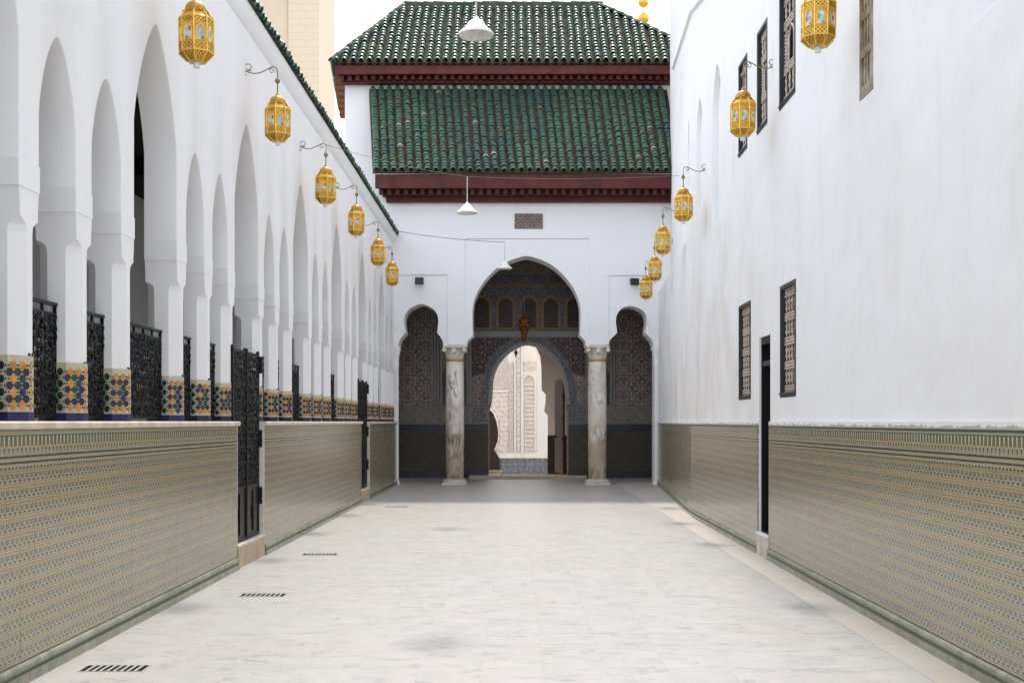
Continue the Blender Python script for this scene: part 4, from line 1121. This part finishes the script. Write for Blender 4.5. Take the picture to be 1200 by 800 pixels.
# ------------------------------------------------------------------ lanterns
def make_lantern():
    r = root('wall_lantern', (0, 0, 0), 'gilt lantern', 'lantern', 'gilt lanterns on wall brackets')
    R = .145; rot = radians(22.5)
    b = MB().lathe([(.075, -.215), (.138, -.155), (R, -.145), (R, .145), (.136, .152), (.100, .205)], (0, 0, 0), 8, rot); b.build('body', 'lantern_gold', r)
    ribs = MB()
    for k in range(8):
        q = rot + k * pi / 4
        ribs.tube([(.078 * cos(q), .078 * sin(q), -.214), (.144 * cos(q), .144 * sin(q), -.148), ((R + .002) * cos(q), (R + .002) * sin(q), .148), (.105 * cos(q), .105 * sin(q), .207)], .0065, 5)
        ribs.lathe([(.002, .15), (.009, .165), (.003, .185)], (.138 * cos(q), .138 * sin(q), 0), 5)
        for z in (-.147, -.072, .087, .147):
            q2 = q + pi / 4; ribs.tube([((R + .001) * cos(q), (R + .001) * sin(q), z), ((R + .001) * cos(q2), (R + .001) * sin(q2), z)], .005, 4)
        a = q + pi / 8; ap = R * cos(pi / 8); t = (-sin(a), cos(a))
        pts = [(-.034, -.062)] + pointed(0, .034, .02, .055, 5) + [(.034, -.062)]
        P = lambda u, v, w: (cos(a) * (ap + w) + t[0] * u, sin(a) * (ap + w) + t[1] * u, v)
        ribs.tube([P(u, v, .003) for u, v in pts] + [P(-.034, -.062, .003)], .005, 4)
        pm = MB().plate([(u * .95, v) for u, v in pts], [], P, -.001, .0015); pm.build('pane', 'lantern_pane', r)
    ribs.build('ribs', 'lantern_rib', r)
    MB().lathe([(.105, .2), (.112, .212), (.09, .222), (.092, .24), (.085, .265), (.062, .292), (.03, .308), (.018, .316), (.02, .33), (.01, .34)], (0, 0, 0), 16).build('dome', 'lantern_dome', r, smooth=50)
    MB().lathe([(.006, .33), (.010, .34), (.0075, .36), (.0075, .44), (.012, .45), (.026, .465), (.032, .485), (.024, .503), (.012, .512), (.008, .53)], (0, 0, 0), 10).build('rod', 'bracket_metal', r, smooth=50)
    MB().lathe([(.02, -.265), (.028, -.26), (.030, -.215)], (0, 0, 0), 10).build('glass_stub', 'glass_stub', r, smooth=40)
    br = MB(); pts = []
    for i in range(9): q = pi * i / 8; pts.append((-.045 + .045 * cos(q), 0, .60 + .045 * sin(q)))
    pts = [(0, 0, .52), (0, 0, .57)] + pts[1:6] + [(-.10, 0, .625), (-.15, 0, .60), (-.21, 0, .575), (-.28, 0, .57), (-.335, 0, .585)]
    br.tube(pts, .007, 5)
    sp = []
    for i in range(16): t = i / 15; q = -pi / 2 - t * 2 * pi * 1.2; rr = .055 * (1 - .65 * t); sp.append((-.335 + rr * cos(q), 0, .64 + rr * sin(q)))
    br.tube([pts[-1]] + sp, .006, 5)
    s2 = []
    for i in range(12): t = i / 11; q = pi / 2 + t * 2 * pi; rr = .03 * (1 - .6 * t); s2.append((-.065 + rr * cos(q), 0, .60 + rr * sin(q)))
    br.tube(s2, .005, 5)
    br.tube([(-.39, 0, .60), (-.30, 0, .60)], .006, 5); br.lathe([(.004, 0), (.03, .002), (.03, .008), (.004, .01)], (-.385, 0, .55), 8)
    br.build('bracket', 'bracket_metal', r, smooth=50)
    return r
proto = make_lantern(); first = True
LX = -2.73
LEFT = [(230, 44, 'nearest gilt lantern on the left, over the tall arch'), (325.5, 144, 'second nearest gilt lantern on the left, over the first iron gate'), (381.5, 221, 'third gilt lantern on the left, where a cable starts'),
        (417.5, 261, 'fourth gilt lantern along the left arcade'), (443, 298, 'fifth gilt lantern along the left arcade, next to the last'), (459.5, 323, 'last and smallest gilt lantern on the left, near the portico')]
RIGHT = [(959, 26, 9.5, 'nearest gilt lantern on the right, between high windows'), (870.5, 138, 12.8, 'second gilt lantern on the right, hanging before the upper windows'), (801, 243, 17.6, 'third gilt lantern on the right, below the blind niches'),
         (777, 284, 20.6, 'fourth gilt lantern on the right, left of the third'), (767.5, 317, 23.6, 'fifth gilt lantern on the right, overlapping its neighbour'), (757, 339, 25.8, 'last gilt lantern on the right, over the small arch')]
def put(X, Y, Z, rz, label, spin=0):
    global first
    o = proto if first else copy_tree(proto); first = False
    o.location = (X, Y, Z); o.rotation_euler = (random.uniform(-.02, .02), random.uniform(-.02, .02), rz + random.uniform(-.06, .06)); o['label'] = label
    for ch in o.children:
        if ch.name.split('.')[0] in ('body', 'ribs', 'pane', 'dome'): ch.rotation_euler = (0, 0, spin)
lan = []
for x, yv, lab in LEFT:
    Y = LX * FPX / (x - VPX); put(LX, Y, CAMH + (VPY - yv) / FPX * Y, 0, lab, random.uniform(-.4, .4)); lan.append((LX, Y))
for x, yv, Y, lab in RIGHT:
    X = (x - VPX) / FPX * Y; put(X, Y, CAMH + (VPY - yv) / FPX * Y, pi, lab, random.uniform(-.4, .4))

# hanging bronze lantern in the main arch and a small lamp in the passage
def hang(X, Y, z, top, s_, label, nm='hanging_lantern'):
    r = root(nm, (X, Y, z), label, 'lantern')
    MB().lathe([(.01, -.42), (.05, -.38), (.10, -.12), (.16, 0), (.23, .05), (.23, .09), (.14, .12), (.15, .22), (.08, .32), (.02, .36)], (0, 0, 0), 8).build('body', 'bronze', r, at=(0, 0, 0))
    o = r.children[-1]; o.location = (0, 0, 0); o.scale = (s_, s_, s_)
    MB().tube([(X, Y, z + .34 * s_), (X, Y, top)], .012, 5).build('chain', 'cable', r)
hang((614.5 - VPX) / FPX * 29.9, 29.9, CAMH + (VPY - 384) / FPX * 29.9, 6.2, .92, 'dark bronze lantern hanging on a chain inside the main arch')
hang((604.5 - VPX) / FPX * 33.4, 33.4, CAMH + (VPY - 414) / FPX * 33.4, 6.19, .3, 'tiny dark lamp hanging in the inner doorway')

# pendant lamps on cables across the courtyard
def pendant(xp, yb, Y, rw_, drop, label, z_top=None):
    X = (xp - VPX) / FPX * Y; z = CAMH + (VPY - yb) / FPX * Y
    r = root('pendant_lamp', (X, Y, z), label, 'lamp', 'white pendant lamps on cables'); s_ = rw_ / .2
    pr = [(.2, 0), (.198, .02), (.165, .055), (.125, .085), (.105, .115), (.085, .15), (.05, .175), (.028, .185), (.028, .21), (.012, .22)]
    MB().lathe([(a * s_, b * s_) for a, b in pr] + [(.01 * s_, .2 * s_), (.08 * s_, .14 * s_), (.16 * s_, .045 * s_), (.19 * s_, .008 * s_)], (X, Y, z), 28, cap=False).build('shade', 'white_enamel', r, smooth=60)
    MB().lathe([(.01, .02), (.04 * s_, .05 * s_), (.045 * s_, .1 * s_), (.02 * s_, .16 * s_)], (X, Y, z), 12).build('bulb', 'glass_stub', r, smooth=60)
    MB().tube([(X, Y, z + .2 * s_), (X, Y, z + drop)], [.011, .009], 6).build('rod', 'white_cable', r)
    return Vector((X, Y, z + drop))
def cable(pts, label, rad=.006, sag=.12):
    m = MB(); out = []
    for a, b in zip(pts, pts[1:]):
        a, b = Vector(a), Vector(b); n = 14
        for i in range(n): t = i / n; p = a.lerp(b, t); p.z -= sag * 4 * t * (1 - t); out.append(p)
    out.append(Vector(pts[-1])); m.tube(out, rad, 4)
    o = m.build('overhead_cable', 'cable', at=pts[0]); tag(o, label, 'cable', 'cables over the courtyard')
p1 = pendant(558, 42, 11.6, .187, .42, 'nearest white bell shaped pendant lamp against the green roof')
p2 = pendant(547.5, 250, 20.0, .187, .66, 'middle white pendant lamp in front of the roof eave')
p3 = pendant(591.5, 315, 27.6, .185, .66, 'farthest white pendant lamp at the crown of the main arch')
cable([(AX, 10.2, 6.0), p1, (right_x(12.5), 12.6, 6.6)], 'cable carrying the nearest pendant lamp', sag=.02)
L3 = lan[2]
cable([(LX, L3[1], 5.58), p2, (right_x(21), 21.2, 6.3)], 'thin cable from the third left lantern to the middle lamp', .0035, .05)
cable([(AX + .02, 27.2, 6.3), p3], 'thin cable with knots from the coping to the farthest lamp', .007, .05)

# ------------------------------------------------------------------ things beyond the roofs
tw = root('minaret', (-9.5, 46, 0), 'beige minaret rising behind the arcade', 'tower')
TY = 46.0; tx = lambda x: (x - VPX) / FPX * TY
MB().box((tx(337.5), TY, 0), (tx(374), TY + 4, 26)).build('brick_corner', 'tower_brick', tw, bev=.03)
MB().box((tx(262), TY + .12, 0), (tx(337), TY + 4, 26)).build('shaft', 'tower_plaster', tw, bev=.03)
FY = 44.0; FXX = (754 - VPX) / FPX * FY; fzz = lambda y: CAMH + (VPY - y) / FPX * FY
fr = root('finial_turret', (FXX, FY, 0), 'gold ball finial rising behind the green roof', 'finial')
MB().box((FXX - 1, FY - 1, 0), (FXX + 1, FY + 1, 14.2)).build('turret', 'plaster_plain', fr)
MB().lathe([(1.5, 14.2), (.05, fzz(34))], (FXX, FY, 0), 4, pi / 4).build('turret_roof', 'roof_moss', fr)
MB().tube([(FXX, FY, fzz(36)), (FXX, FY, fzz(-26))], .03, 6).build('rod', 'finial_gold', fr)
for yv, rr in ((22, .24), (3, .215), (-12, .15)):
    n = 10; MB().lathe([(max(.01, rr * sin(pi * i / n)), -rr * cos(pi * i / n) * .95) for i in range(n + 1)], (FXX, FY, fzz(yv)), 16).build('ball', 'finial_gold', fr, smooth=60)
